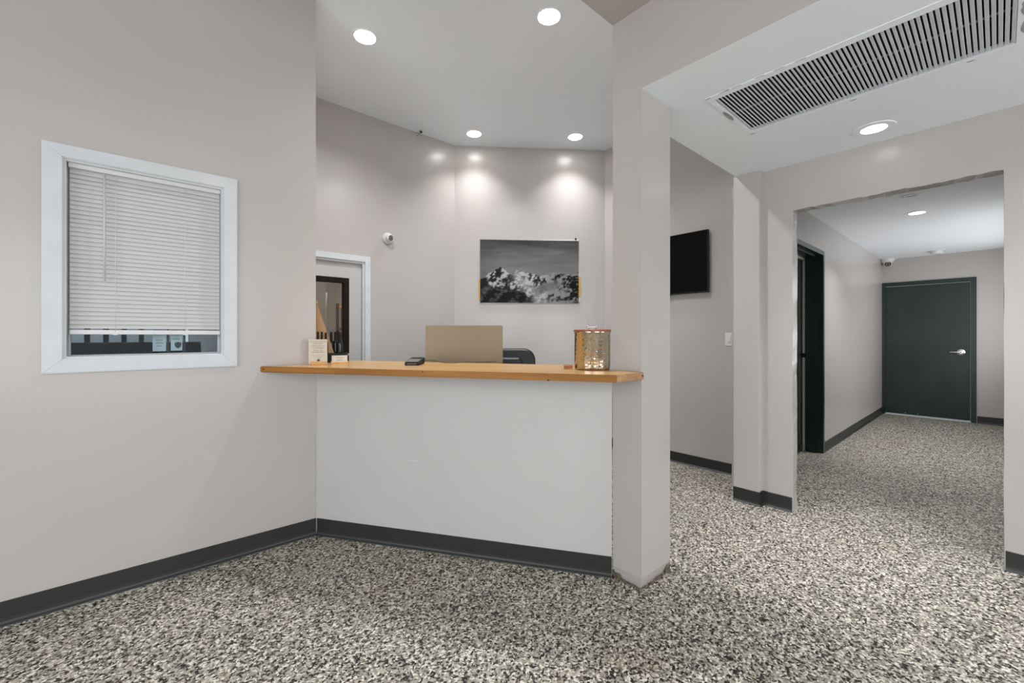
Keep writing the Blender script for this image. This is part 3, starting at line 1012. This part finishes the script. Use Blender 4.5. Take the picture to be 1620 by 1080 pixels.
# leaf-topped fruit mark, faint on the housing
mk = []
for i in range(28):
    a = 2 * PI * i / 28
    r_ = 0.021 * (1 - 0.10 * max(0, math.sin(a)) ** 8 - 0.06 * max(0, -math.sin(a)) ** 10)
    x, z = r_ * math.cos(a), r_ * math.sin(a) * 1.02
    if abs(a) < 0.42 or a > 2 * PI - 0.42:
        x -= 0.006
    mk.append((x, z + 0.385))
xf2 = Matrix(((1, 0, 0, 0), (0, 0, -1, -0.006), (0, 1, 0, 0), (0, 0, 0, 1)))
prism('emblem', mk, 0, 0.0004, M['logo'], pan, xf2)
prism('emblem_leaf', [(0.001, 0.409), (0.006, 0.411), (0.010, 0.418), (0.004, 0.416)], 0, 0.0004, M['logo'], pan, xf2)
prof_x('stand_neck', [(-0.004, 0.004), (0.002, 0.004), (-0.004, 0.25), (-0.010, 0.25)], -0.06, 0.06, M['champagne'], comp)
box('stand_foot', -0.075, 0.075, -0.065, 0.075, 0, 0.005, M['champagne'], comp, bevel=0.002)

ch = Vector((2.268, 2.705, 0))
chair = thing('office_chair', 'black padded office chair tucked behind the reception desk', 'chair', ch, AX - PI / 2)
# local -Y faces the camera / desk
def cushion(name, w_, h_, d_, loc, rot, rad, soft=0.022):
    pts_ = []
    for (sx, sz, a0) in ((1, 1, 0), (-1, 1, 90), (-1, -1, 180), (1, -1, 270)):
        for k in range(8):
            a = R(a0 + 90 * k / 7)
            pts_.append((sx * (w_ / 2 - rad) + rad * math.cos(a), sz * (h_ / 2 - rad) + rad * math.sin(a)))
    bm = bmesh.new()
    rings = []
    for y, ins in ((-d_ / 2, soft), (-d_ / 2 + soft * 0.3, soft * 0.3), (-d_ / 2 + soft, 0), (d_ / 2 - soft, 0), (d_ / 2 - soft * 0.3, soft * 0.3), (d_ / 2, soft)):
        rings.append([bm.verts.new((x * (1 - 2 * ins / w_), y, z * (1 - 2 * ins / h_))) for x, z in pts_])
    n_ = len(pts_)
    for A, B in zip(rings, rings[1:]):
        for k in range(n_):
            bm.faces.new((A[k], A[(k + 1) % n_], B[(k + 1) % n_], B[k]))
    bm.faces.new(rings[0]); bm.faces.new(list(reversed(rings[-1])))
    o = frombm(name, bm, M['leather'], chair, True)
    sharp(o, 50)
    o.location = loc
    o.rotation_euler = rot
    return o
cushion('backrest', 0.52, 0.60, 0.09, (0.012, 0.10, 0.812), (R(-6), 0, 0), 0.10)
cushion('backrest_pad', 0.30, 0.50, 0.05, (0.012, 0.045, 0.79), (R(-6), 0, 0), 0.05)
cushion('seat', 0.50, 0.48, 0.10, (0, -0.14, 0.47), (R(90), 0, 0), 0.09)
for sx in (-1, 1):
    tube('armrest', [(sx * 0.25, 0.07, 0.46), (sx * 0.29, 0.06, 0.55), (sx * 0.29, 0.0, 0.66), (sx * 0.29, -0.22, 0.66)], 0.018, M['black'], chair, 8)
tube('gas_cylinder', [(0, -0.12, 0.10), (0, -0.12, 0.42)], 0.028, M['black'], chair, 12)
for k in range(5):
    a = 2 * PI * k / 5 + 0.3
    e = Vector((0.28 * math.cos(a), -0.12 + 0.28 * math.sin(a), 0.075))
    leg = tube('base_leg', [(0, -0.12, 0.11), tuple(e)], [0.026, 0.016], M['black'], chair, 8)
    tube('caster', [(e.x - 0.012, e.y, 0.0285), (e.x + 0.012, e.y, 0.0285)], 0.028, M['black'], leg, 12)

# ------------------------------------------------------------------ mountain picture on the diagonal wall
PW, PH = 1.087, 0.686
pc = DA + tdir * (0.276 + PW / 2)
pic = thing('mountain_picture', 'black and white print of snowy mountains on the back wall', 'picture', (pc.x, pc.y, 1.581), math.atan2(tdir.y, tdir.x))
# local x along the wall, local -y into the room
def fb(x, y, s, o=5, sd=0.0):
    return mnoise.fractal(Vector((x * s + sd, y * s - sd, sd * 1.7)), 0.9, 2.1, o)
def ridge(x):
    base = [(0, 0.36), (0.05, 0.41), (0.09, 0.47), (0.13, 0.49), (0.16, 0.53), (0.2, 0.56), (0.24, 0.53), (0.28, 0.48), (0.33, 0.47), (0.37, 0.52), (0.42, 0.50), (0.46, 0.47),
            (0.52, 0.47), (0.58, 0.45), (0.63, 0.44), (0.7, 0.46), (0.75, 0.48), (0.8, 0.46), (0.86, 0.48), (0.91, 0.46), (0.96, 0.46), (1.0, 0.50)]
    for (a, b), (c, d) in zip(base, base[1:]):
        if a <= x <= c:
            y = b + (d - b) * (x - a) / (c - a)
            break
    return y + 0.018 * mnoise.noise(Vector((x * 60, 3.3, 0))) + 0.010 * mnoise.noise(Vector((x * 140, 7.3, 0)))
def sst(a, b, x):
    t = max(0, min(1, (x - a) / (b - a)))
    return t * t * (3 - 2 * t)
def tone(x, y):
    r = ridge(x)
    if y > r:
        s = 0.36 - 0.24 * sst(0.42, 1.0, y)
        c = fb(x * 1.0, y * 4.5, 2.6, 5, 2.0)
        s += 0.055 * c
        s += 0.07 * max(0, fb(x * 0.8, y * 7, 1.5, 4, 9)) * sst(0.5, 0.7, y)
        s += 0.05 * math.exp(-((x - 0.75) / 0.12) ** 2 - ((y - 0.8) / 0.05) ** 2)
        s *= 0.75 + 0.25 * sst(0, 0.25, x)
        return s
    depth = r - y
    # crags running down the slopes, darker towards the lower rocks
    qx, qy = x - 0.45 * y, y + 0.25 * x
    rg = 1 - abs(mnoise.noise(Vector((qx * 26, qy * 9, 2.0)))) * 2.2
    e = fb(qx, qy * 0.6, 11, 6, 4.0)
    e2 = fb(x, y, 30, 5, 1.0)
    snow = 0.55 + 0.5 * e + 0.30 * e2 + 0.16 * rg - 0.5 * sst(0.18, 0.42, depth) * sst(0.3, 0.1, abs(x - 0.2))
    t = (0.03 + 0.80 * sst(0.46, 0.84, snow)) * (1 - 0.45 * sst(0.58, 0.72, x))
    cxm = 0.36 + (0.47 - y) * 0.55
    gl = math.exp(-((x - cxm) / (0.06 + 0.10 * depth)) ** 2)
    t = t * (1 - 0.6 * gl) + gl * 0.6 * (0.80 + 0.25 * e2)
    # grey smooth slope right of centre
    gx, gy = (x - 0.69) / 0.15, (y - 0.25 - (x - 0.69) * 0.35) / 0.10
    gsl = sst(1.15, 0.6, math.hypot(gx, gy) + 0.35 * e) * 0.9
    t = t * (1 - gsl) + gsl * (0.27 + 0.07 * e2)
    # dark near ridges at lower left, and small ones at lower right
    near = 0.31 - 0.36 * x + 0.10 * mnoise.noise(Vector((x * 9, 1, 0))) + 0.03 * mnoise.noise(Vector((x * 30, 4, 0)))
    dk_ = sst(near + 0.012 + 0.05 * e2, near - 0.012 + 0.05 * e2, y) * sst(0.60, 0.50, x)
    t = t * (1 - dk_) + dk_ * (0.02 + 0.16 * max(0, e + 0.5 * e2))
    lk = math.exp(-((x - 0.82) / 0.06) ** 2 - ((y - 0.055) / 0.022) ** 2)
    t = t * (1 - lk) + lk * 0.05
    ul = sst(0.10, 0.06, x) * sst(0.44, 0.38, y) * sst(0.22, 0.28, y)
    t = t * (1 - ul) + ul * 0.03
    return max(0.012, min(0.9, t))
NX, NY = 230, 146
verts, faces, cols = [], [], []
for j in range(NY + 1):
    for i in range(NX + 1):
        u, v = i / NX, j / NY
        verts.append((-PW / 2 + PW * u, -0.0185, PH * v))
        g_ = tone(u, v)
        cols += [g_ * 0.50, g_ * 0.50, g_ * 0.50, 1.0]
for j in range(NY):
    for i in range(NX):
        a = j * (NX + 1) + i
        faces.append((a, a + 1, a + NX + 2, a + NX + 1))
me = bpy.data.meshes.new('print')
me.from_pydata(verts, [], faces)
at = me.color_attributes.new('tone', 'FLOAT_COLOR', 'POINT')
at.data.foreach_set('color', cols)
pm, pt, pp = nt('mountain_print')
an = pt.nodes.new('ShaderNodeVertexColor')
an.layer_name = 'tone'
pt.links.new(an.outputs['Color'], pp.inputs['Base Color'])
pp.inputs['Roughness'].default_value = 0.6
pp.inputs['Specular IOR Level'].default_value = 0.08
link('print', me, pm, pic)
box('panel', -PW / 2, PW / 2, -0.018, -0.009, 0, PH, M['black'], pic)
bk = box('backing_board', -PW / 2, PW / 2 + 0.004, -0.008, -0.002, -0.345, 0.345, M['acrylic'], pic)
bk.location = (0.008, 0, 0.345)
bk.rotation_euler = (0, R(-1.75), 0)
dot(Vector((0.512, -0.0085, 0.709)), (0, -1, 0), 0.011, 'black', 'screw_cap', 0.004, pic)
box('amber_strap', -PW / 2 - 0.013, -PW / 2 + 0.01, -0.0165, -0.010, 0.04, 0.262, M['amber'], pic)
box('amber_strap', PW / 2 - 0.01, PW / 2 + 0.021, -0.0165, -0.010, 0.07, 0.292, M['amber'], pic)

# ------------------------------------------------------------------ television and switch
tv = thing('television', 'black flat television on the wall behind the pillar', 'television', (3.90, 2.205, 1.615), -PI / 2)
# local +X = -Y world, local -Y = into the room (-X world)
box('mount', -0.15, 0.15, -0.030, -0.001, 0.16, 0.40, M['matteblack'], tv)
box('housing', -0.485, 0.485, -0.060, -0.030, 0, 0.565, M['black'], tv, bevel=0.004)
box('screen', -0.478, 0.478, -0.0612, -0.0598, 0.012, 0.558, M['screen'], tv)
box('sensor_foot', 0.06, 0.12, -0.058, -0.04, -0.012, 0.001, M['black'], tv)
sw = thing('light_switch', 'white rocker light switch left of the pilaster', 'switch', (3.90, 1.558, 1.132), -PI / 2)
box('plate', -0.034, 0.034, -0.006, 0, 0, 0.115, M['white'], sw, bevel=0.002)
r_ = box('rocker', -0.016, 0.016, -0.010, -0.005, 0.026, 0.089, M['white'], sw, bevel=0.0015)
box('indicator', -0.006, 0.014, -0.0106, -0.0098, 0.031, 0.034, M['inkgrey'], sw)

# ------------------------------------------------------------------ white door with glazed panel (counter room)
wd = thing('door_1', 'pale door with dark framed glass panel in white steel frame', 'door', (0, 0, 0), kind='structure')
def frame_x(name, x0, x1, z1, fw, y0, y1, m, parent, head=True):
    bm = bmesh.new()
    add_prism(bm, [(x0, 0), (x0, z1), (x1, z1), (x1, 0), (x1 - fw, 0), (x1 - fw, z1 - fw), (x0 + fw, z1 - fw), (x0 + fw, 0)], 0, 1,
              Matrix(((1, 0, 0, 0), (0, 0, y1 - y0, y0), (0, 1, 0, 0), (0, 0, 0, 1))))
    return frombm(name, bm, m, parent)
frame_x('frame', 0.575, 1.625, 1.957, 0.052, 3.872, 3.99, M['trim'], wd)
frame_x('frame_stop', 0.620, 1.580, 1.912, 0.026, 3.886, 3.905, M['trim'], wd)
lx0, lx1, lz0, lz1 = 0.765, 1.437, 1.062, 1.745
us_ = [0.646, lx0, lx1, 1.554]; vs2 = [0.006, lz0, lz1, 1.885]
slab('door_leaf', us_, vs2, [(lx0, lx1, lz0, lz1)], 3.915, 3.955, 'xzy', M['panel'], wd)
bm = bmesh.new()
lf = 0.045
for (a, b, c, d) in ((lx0, lx0 + lf, lz0, lz1), (lx1 - lf, lx1, lz0, lz1), (lx0 + lf, lx1 - lf, lz1 - lf, lz1), (lx0 + lf, lx1 - lf, lz0, lz0 + lf)):
    add_box(bm, a, b, 3.903, 3.967, c, d)
lite = frombm('glazing_frame', bm, M['bronze'], wd)
box('pane', lx0 + lf, lx1 - lf, 3.932, 3.936, lz0 + lf, lz1 - lf, M['doorglass'], lite)
for z in (1.87, 1.66, 1.44, 1.22, 1.0):
    for dz in (0, 0.022):
        dot(Vector((1.607 + (0.004 if dz else 0), 3.872, z + dz)), (0, -1, 0), 0.0032, 'inkgrey', 'screw', 0.001, wd)
# what stands in the room behind it
rack = thing('wooden_rack', 'brown wooden rack with slanted shelf seen through the door glass', 'rack', (1.97, 5.62, 0), R(-30))
for x in (-0.02, 0.50):
    for y in (-0.14, 0.14):
        box('post', x - 0.016, x + 0.016, y - 0.016, y + 0.016, 0, 1.63, M['brownrack'], rack)
box('top_rail', 0.0, 0.5, -0.155, -0.128, 1.575, 1.605, M['redwood'], rack)
box('top_rail', 0.0, 0.5, 0.128, 0.155, 1.575, 1.605, M['redwood'], rack)
for z, n in ((1.14, 'shelf'), (0.70, 'shelf'), (0.25, 'shelf')):
    box(n, -0.01, 0.5, -0.15, 0.15, z, z + 0.02, M['brownrack'], rack)
sl = box('slanted_rail', 0, 0.52, -0.155, -0.13, -0.015, 0.015, M['brownrack'], rack)
sl.location = (0.0, -0.001, 1.30); sl.rotation_euler = (0, R(-27), 0)
for k, (x, y, r0, m) in enumerate(((0.09, -0.07, 0.055, 'copper'), (0.17, 0.0, 0.06, 'copper'), (0.12, 0.075, 0.05, 'brownrack'), (0.27, -0.07, 0.06, 'copper'))):
    pts_ = [(x + r0 * math.cos(a * PI / 8), y, 1.163 + r0 + 0.011 + r0 * math.sin(a * PI / 8)) for a in range(17)]
    hp = tube('leather_collar', pts_, 0.011, M[m], None, 6)
    hp.matrix_world = Matrix.Translation(rack.location) @ Matrix.Rotation(R(-30), 4, 'Z')
    tag(hp, ['leftmost copper brown leather collar on the rack behind the door glass', 'copper leather collar in the middle of the rack behind the door glass', 'dark brown leather collar on the rack behind the door glass', 'rightmost copper leather collar on the rack behind the door glass'][k], 'collar', 'leather collars on the rack')
tag(box('white_cupboard', 0.9, 1.86, 6.35, 6.79, 0, 1.60, M['panel'], bevel=0.004), 'pale plain cupboard at the back of the room behind the door', 'cupboard')
area('store_room_lamp', (1.6, 5.0, 2.66), (0, 0, -1), 0.5, 0.5, 26, (1.0, 0.95, 0.88))

# ------------------------------------------------------------------ far green door
gd = thing('door_2', 'dark green metal door with lever handle at the end of the hallway', 'door', (0, 0, 0), kind='structure')
bm = bmesh.new()
fy0, fy1, fz = 0.203, 1.226, 2.045
fw = 0.052
xfy = Matrix(((0, 0, 0.10, 8.785), (1, 0, 0, 0), (0, 1, 0, 0), (0, 0, 0, 1)))
add_prism(bm, [(fy0, 0), (fy0, fz), (fy1, fz), (fy1, 0), (fy1 - fw, 0), (fy1 - fw, fz - fw), (fy0 + fw, fz - fw), (fy0 + fw, 0)], 0, 1, xfy)
frombm('frame', bm, M['framegreen'], gd)
bm = bmesh.new()
xfy = Matrix(((0, 0, 0.03, 8.805), (1, 0, 0, 0), (0, 1, 0, 0), (0, 0, 0, 1)))
a0, a1, az = fy0 + fw - 0.001, fy1 - fw + 0.001, fz - fw + 0.001
add_prism(bm, [(a0, 0), (a0, az), (a1, az), (a1, 0), (a1 - 0.008, 0), (a1 - 0.008, az - 0.008), (a0 + 0.008, az - 0.008), (a0 + 0.008, 0)], 0, 1, xfy)
frombm('frame_stop', bm, M['framegreen'], gd)
box('door_leaf', 8.808, 8.85, 0.264, 1.165, 0.022, 1.982, M['green'], gd, bevel=0.002)
box('light_gap_strip', 8.795, 8.87, 0.255, 1.174, 0.0, 0.012, M['white'], gd)  # white strip stands in for light leaking under the door
for yy in (0.80, 0.94):
    dot(Vector((8.808, yy, 0.045)), (-1, 0, 0), 0.006, 'steel', 'screw', 0.002, gd)
hd = thing('lever_handle', '', '')
for k in ('label', 'category'):
    del hd[k]
hd.parent = gd
hd.location = (8.807, 0.352, 0.986)
xf = Matrix.Rotation(-PI / 2, 4, 'Y')
lathe('rose', [(0, 0), (0.043, 0), (0.043, 0.006), (0.036, 0.012), (0.022, 0.014), (0.018, 0.030), (0, 0.030)], M['steel'], hd, 24, xf)
tube('lever', [(-0.040, 0.0, 0), (-0.050, 0.012, 0.0), (-0.052, 0.05, -0.001), (-0.050, 0.10, 0.0), (-0.044, 0.118, 0)], 0.010, M['steel'], hd, 10)
lathe('keyhole', [(0, 0.030), (0.007, 0.030), (0.007, 0.0312), (0, 0.0312)], M['matteblack'], hd, 12, xf)

# ------------------------------------------------------------------ green door in the left hallway wall
hd2 = thing('door_3', 'dark green metal door in a deep frame on the left of the hallway', 'door', (0, 0, 0), kind='structure')
frame_x('frame', 4.36, 5.372, 2.098, 0.045, 1.194, 1.395, M['framegreen'], hd2)
frame_x('frame_stop', 4.404, 5.328, 2.054, 0.014, 1.255, 1.345, M['framegreen'], hd2)
frame_x('weather_seal', 4.417, 5.315, 2.041, 0.022, 1.352, 1.372, M['cream'], hd2)
box('door_leaf', 4.435, 5.297, 1.378, 1.415, 0.012, 2.022, M['green'], hd2)
for k in range(10):
    z = 0.15 + k * 0.2
    dot(Vector((5.304, 1.352, z)), (0, -1, 0), 0.004, 'matteblack', 'screw', 0.001, hd2)
box('latch_plate', 5.288, 5.303, 1.349, 1.38, 0.99, 1.035, M['black'], hd2)
box('lower_rail', 4.435, 5.297, 1.368, 1.379, 0.012, 0.07, M['framegreen'], hd2)
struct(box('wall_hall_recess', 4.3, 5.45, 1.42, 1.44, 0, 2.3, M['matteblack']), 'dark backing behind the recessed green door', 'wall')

# ------------------------------------------------------------------ air grille in the low ceiling
vent = thing('air_grille', 'long white louvred air grille in the low passage ceiling', 'vent', (0, 0, ZL))
bm = bmesh.new()
fx0, fx1, fy0_, fy1_ = VX0 - 0.042, VX1 + 0.038, VY0 - 0.040, VY1 + 0.024
us_ = [fx0, VX0, VX1, fx1]
o = slab('frame', [fx0, VX0, VX1, fx1], [fy0_, VY0, VY1, fy1_], [(VX0, VX1, VY0, VY1)], -0.0022, 0.001, 'xyz', M['ceil'], vent)
# black duct above
bm = bmesh.new()
hgt = 0.16
def quad(*p):
    bm.faces.new([bm.verts.new(v) for v in p])
add_box(bm, VX0 - 0.004, VX0, VY0 - 0.004, VY1 + 0.004, 0.021, hgt)
add_box(bm, VX1, VX1 + 0.004, VY0 - 0.004, VY1 + 0.004, 0.021, hgt)
add_box(bm, VX0, VX1, VY0 - 0.004, VY0, 0.021, hgt)
add_box(bm, VX0, VX1, VY1, VY1 + 0.004, 0.021, hgt)
add_box(bm, VX0 - 0.004, VX1 + 0.004, VY0 - 0.004, VY1 + 0.004, hgt, hgt + 0.004)
frombm('duct_box', bm, M['ductblack'], vent)
box('support_bar', (VX0 + VX1) / 2 - 0.004, (VX0 + VX1) / 2 + 0.004, VY0, VY1, 0.020, 0.026, M['inkgrey'], vent)
bm = bmesh.new()
tl = R(60.5)
wv = 0.0130
sg = 4
A_, B_ = [], []
for i in range(sg + 1):
    s = i / sg * wv
    c = 0.0004 * math.sin(PI * i / sg)
    A_.append((s * math.sin(tl) + c * math.cos(tl) * -1, s * math.cos(tl) + c * math.sin(tl)))
    B_.append((A_[-1][0] - 0.0004, A_[-1][1] + 0.0007))
rows = []
for x in (VX0 + 0.001, VX1 - 0.001):
    rows.append(([bm.verts.new((x, *p)) for p in A_], [bm.verts.new((x, *p)) for p in B_]))
for k in range(sg):
    bm.faces.new((rows[0][0][k], rows[1][0][k], rows[1][0][k + 1], rows[0][0][k + 1]))
    bm.faces.new((rows[0][1][k], rows[0][1][k + 1], rows[1][1][k + 1], rows[1][1][k]))
bm.faces.new((rows[0][0][0], rows[0][1][0], rows[1][1][0], rows[1][0][0]))
bm.faces.new((rows[0][0][sg], rows[1][0][sg], rows[1][1][sg], rows[0][1][sg]))
bmesh.ops.recalc_face_normals(bm, faces=bm.faces)
vs_me = bpy.data.meshes.new('slat')
bm.to_mesh(vs_me); bm.free()
vs_me.materials.append(M['ceil'])
NV = 58
for i in range(NV):
    o = bpy.data.objects.new('slat', vs_me)
    COL.objects.link(o)
    o.parent = vent
    o.location = (0, VY0 + 0.0015 + i * (VY1 - VY0 - 0.003) / NV, 0.0005)
def patch(name, pts, m, z=-0.0005, parent=vent):
    bm = bmesh.new()
    add_prism(bm, pts, z - 0.0006, z)
    frombm(name, bm, M[m], parent)
def blob(cx_, cy_, rx, ry, sd, n=18):
    return [(cx_ + rx * math.cos(2 * PI * i / n) * (1 + 0.35 * mnoise.noise(Vector((i * 0.7, sd, 0)))),
             cy_ + ry * math.sin(2 * PI * i / n) * (1 + 0.35 * mnoise.noise(Vector((i * 0.7, sd, 5))))) for i in range(n)]
patch('bare_patch', blob(2.385, VY1 + 0.014, 0.065, 0.011, 1), 'primer', -0.0022)
patch('bare_patch', blob(2.40, VY0 - 0.022, 0.06, 0.014, 2), 'primer', -0.0022)
patch('bare_patch', blob(2.55, VY0 - 0.022, 0.05, 0.012, 6), 'primer', -0.0022)
patch('bare_patch', blob(2.30, VY0 - 0.02, 0.03, 0.012, 4), 'primer', -0.0022)
for x, y in ((fx0 + 0.004, VY1 + 0.012), (fx1 - 0.004, VY1 + 0.004), (fx0 + 0.0, VY1 - 0.08), (fx1 - 0.012, 0.08), (fx1 - 0.012, 0.48)):
    patch('paint_gap', blob(x, y, 0.003, 0.014, x * 9 + y), 'inkgrey', -0.0022)
for y in (0.86, 0.80, 0.70, 0.62, 0.54):
    patch('paint_gap', [(fx0 - 0.001, y), (fx0 + 0.0022, y), (fx0 + 0.0022, y + 0.04), (fx0 - 0.001, y + 0.04)], 'inkgrey', -0.0022)

# ------------------------------------------------------------------ recessed lights
def downlight(x, y, z, label, power, r=0.069, trim=0.083, lens='lens', color=(0.975, 0.985, 1.0), spread=R(118)):
    t_ = thing('recessed_light', label, 'light', (x, y, z), 0, 'recessed ceiling lights')
    lathe('trim_ring', [(r, -0.001), (r + 0.003, -0.004), (trim - 0.004, -0.004), (trim, -0.0005), (trim, 0.0), (r, 0.0)], M['ceil'], t_, 48)
    lathe('lens', [(0, -0.0062), (r * 0.7, -0.0060), (r * 0.95, -0.0048), (r, -0.0030), (r, -0.0006), (0, -0.0006)], M[lens], t_, 48, smooth=False)
    area('lamp', (0, 0, -0.009), (0, 0, -1), r * 1.9, r * 1.9, power, color, 'DISK', t_, spread)
    return t_
downlight(1.17, 2.882, ZH, 'recessed ceiling light nearest the left wall above the counter', 12, spread=R(138))
downlight(1.992, 1.915, ZH, 'large looking recessed light of the high ceiling nearest the pillar', 19, spread=R(146))
downlight(2.571, 3.53, ZH, 'recessed light of the high ceiling near the far corner', 4.5, spread=R(100))
downlight(3.402, 2.895, ZH, 'recessed light of the high ceiling near the mountain picture', 5, spread=R(100))
downlight(3.16, 0.470, ZL, 'recessed light in the low ceiling between grille and hallway opening', 3, 0.058, 0.098, 'lenslow', spread=R(66))
downlight(2.45, -0.85, ZL, 'added unseen fill light of the low ceiling beyond the right end of the air grille', 10, 0.058, 0.098, 'lenslow', spread=R(150))  # added out-of-view lamp to brighten the passage and television wall
downlight(5.66, 0.520, 2.41, 'recessed light in the hallway ceiling', 10, 0.058, 0.098, 'lenslow', (0.97, 0.985, 1.0))

# ------------------------------------------------------------------ cameras, detectors
def turret(name, label, loc, nrm, look, s=1.0):
    t_ = thing(name, label, 'security camera', loc)
    q_ = Vector(nrm).to_track_quat('Z', 'Y').to_matrix().to_4x4()
    lathe('mounting_base', [(0, 0), (0.055 * s, 0), (0.056 * s, 0.012 * s), (0.050 * s, 0.028 * s), (0.040 * s, 0.036 * s), (0, 0.036 * s)], M['white'], t_, 32, q_)
    c = Vector(nrm).normalized() * 0.040 * s
    l_ = Vector(look).normalized()
    xf_ = Matrix.Translation(c) @ l_.to_track_quat('Z', 'Y').to_matrix().to_4x4()
    rs = 0.036 * s
    eye = lathe('eyeball', [(0, -rs)] + [(rs * math.sin(a), -rs * math.cos(a)) for a in [PI * k / 14 for k in range(1, 11)]] + [(rs * 0.78, rs * 0.70), (0.0, rs * 0.70)], M['white'], t_, 28, xf_)
    lathe('lens_face', [(0, rs * 0.705), (rs * 0.70, rs * 0.705), (rs * 0.66, rs * 0.735), (0, rs * 0.735)], M['matteblack'], eye, 24, xf_)
    lathe('lens_ring', [(rs * 0.24, rs * 0.736), (rs * 0.46, rs * 0.736), (rs * 0.44, rs * 0.76), (rs * 0.26, rs * 0.76)], M['inkgrey'], eye, 20, xf_)
    return t_
turret('security_camera', 'white turret security camera on the wall right of the white door', (1.80, 3.89, 2.158), (0, -1, 0), (0.25, -1.0, -0.12), 1.0)
turret('security_camera', 'white turret security camera above the far green door', (8.735, 1.135, 2.41), (0, 0, -1), (-1.0, -0.25, -0.65), 1.55)
sm = thing('smoke_detector', 'round white smoke detector on the hallway ceiling before the far door', 'detector', (8.40, 0.575, 2.41))
lathe('mount_plate', [(0, 0), (0.085, 0), (0.085, -0.008), (0, -0.008)], M['white'], sm, 32, smooth=False)
lathe('cover', [(0, -0.008), (0.068, -0.008), (0.066, -0.03), (0.058, -0.042), (0.03, -0.047), (0, -0.047)], M['white'], sm, 32)
sp = thing('ceiling_sensor', 'small flat white ceiling sensor with dark slots just inside the hallway', 'sensor', (4.93, 0.502, 2.41))
lathe('plate', [(0, 0), (0.062, 0), (0.062, -0.004), (0.058, -0.007), (0, -0.007)], M['ceil'], sp, 32, smooth=False)
for (y, w2) in ((0.035, 0.006), (0.0, 0.018), (-0.032, 0.013), (-0.052, 0.004)):
    box('slot', -0.016, -0.004, y - w2, y + w2, -0.0078, -0.0068, M['matteblack'], sp)
ws = thing('wall_sensor', 'tiny metal sensor where the side wall meets the high ceiling', 'sensor', (2.11, 3.889, 3.262))
tube('bracket', [(0, 0, 0), (0.01, -0.03, 0.008), (0.02, -0.05, 0.012)], 0.008, M['steel'], ws, 10)
lathe('tip', [(0, 0), (0.013, 0), (0.013, 0.012), (0, 0.012)], M['black'], ws, 14, Matrix.Translation((0.02, -0.05, 0.012)) @ Vector((0.5, -1, 0.25)).to_track_quat('Z', 'Y').to_matrix().to_4x4())
lathe('flange', [(0, 0), (0.016, 0), (0.016, 0.004), (0, 0.004)], M['steel'], ws, 14, Vector((0, -1, 0)).to_track_quat('Z', 'Y').to_matrix().to_4x4())
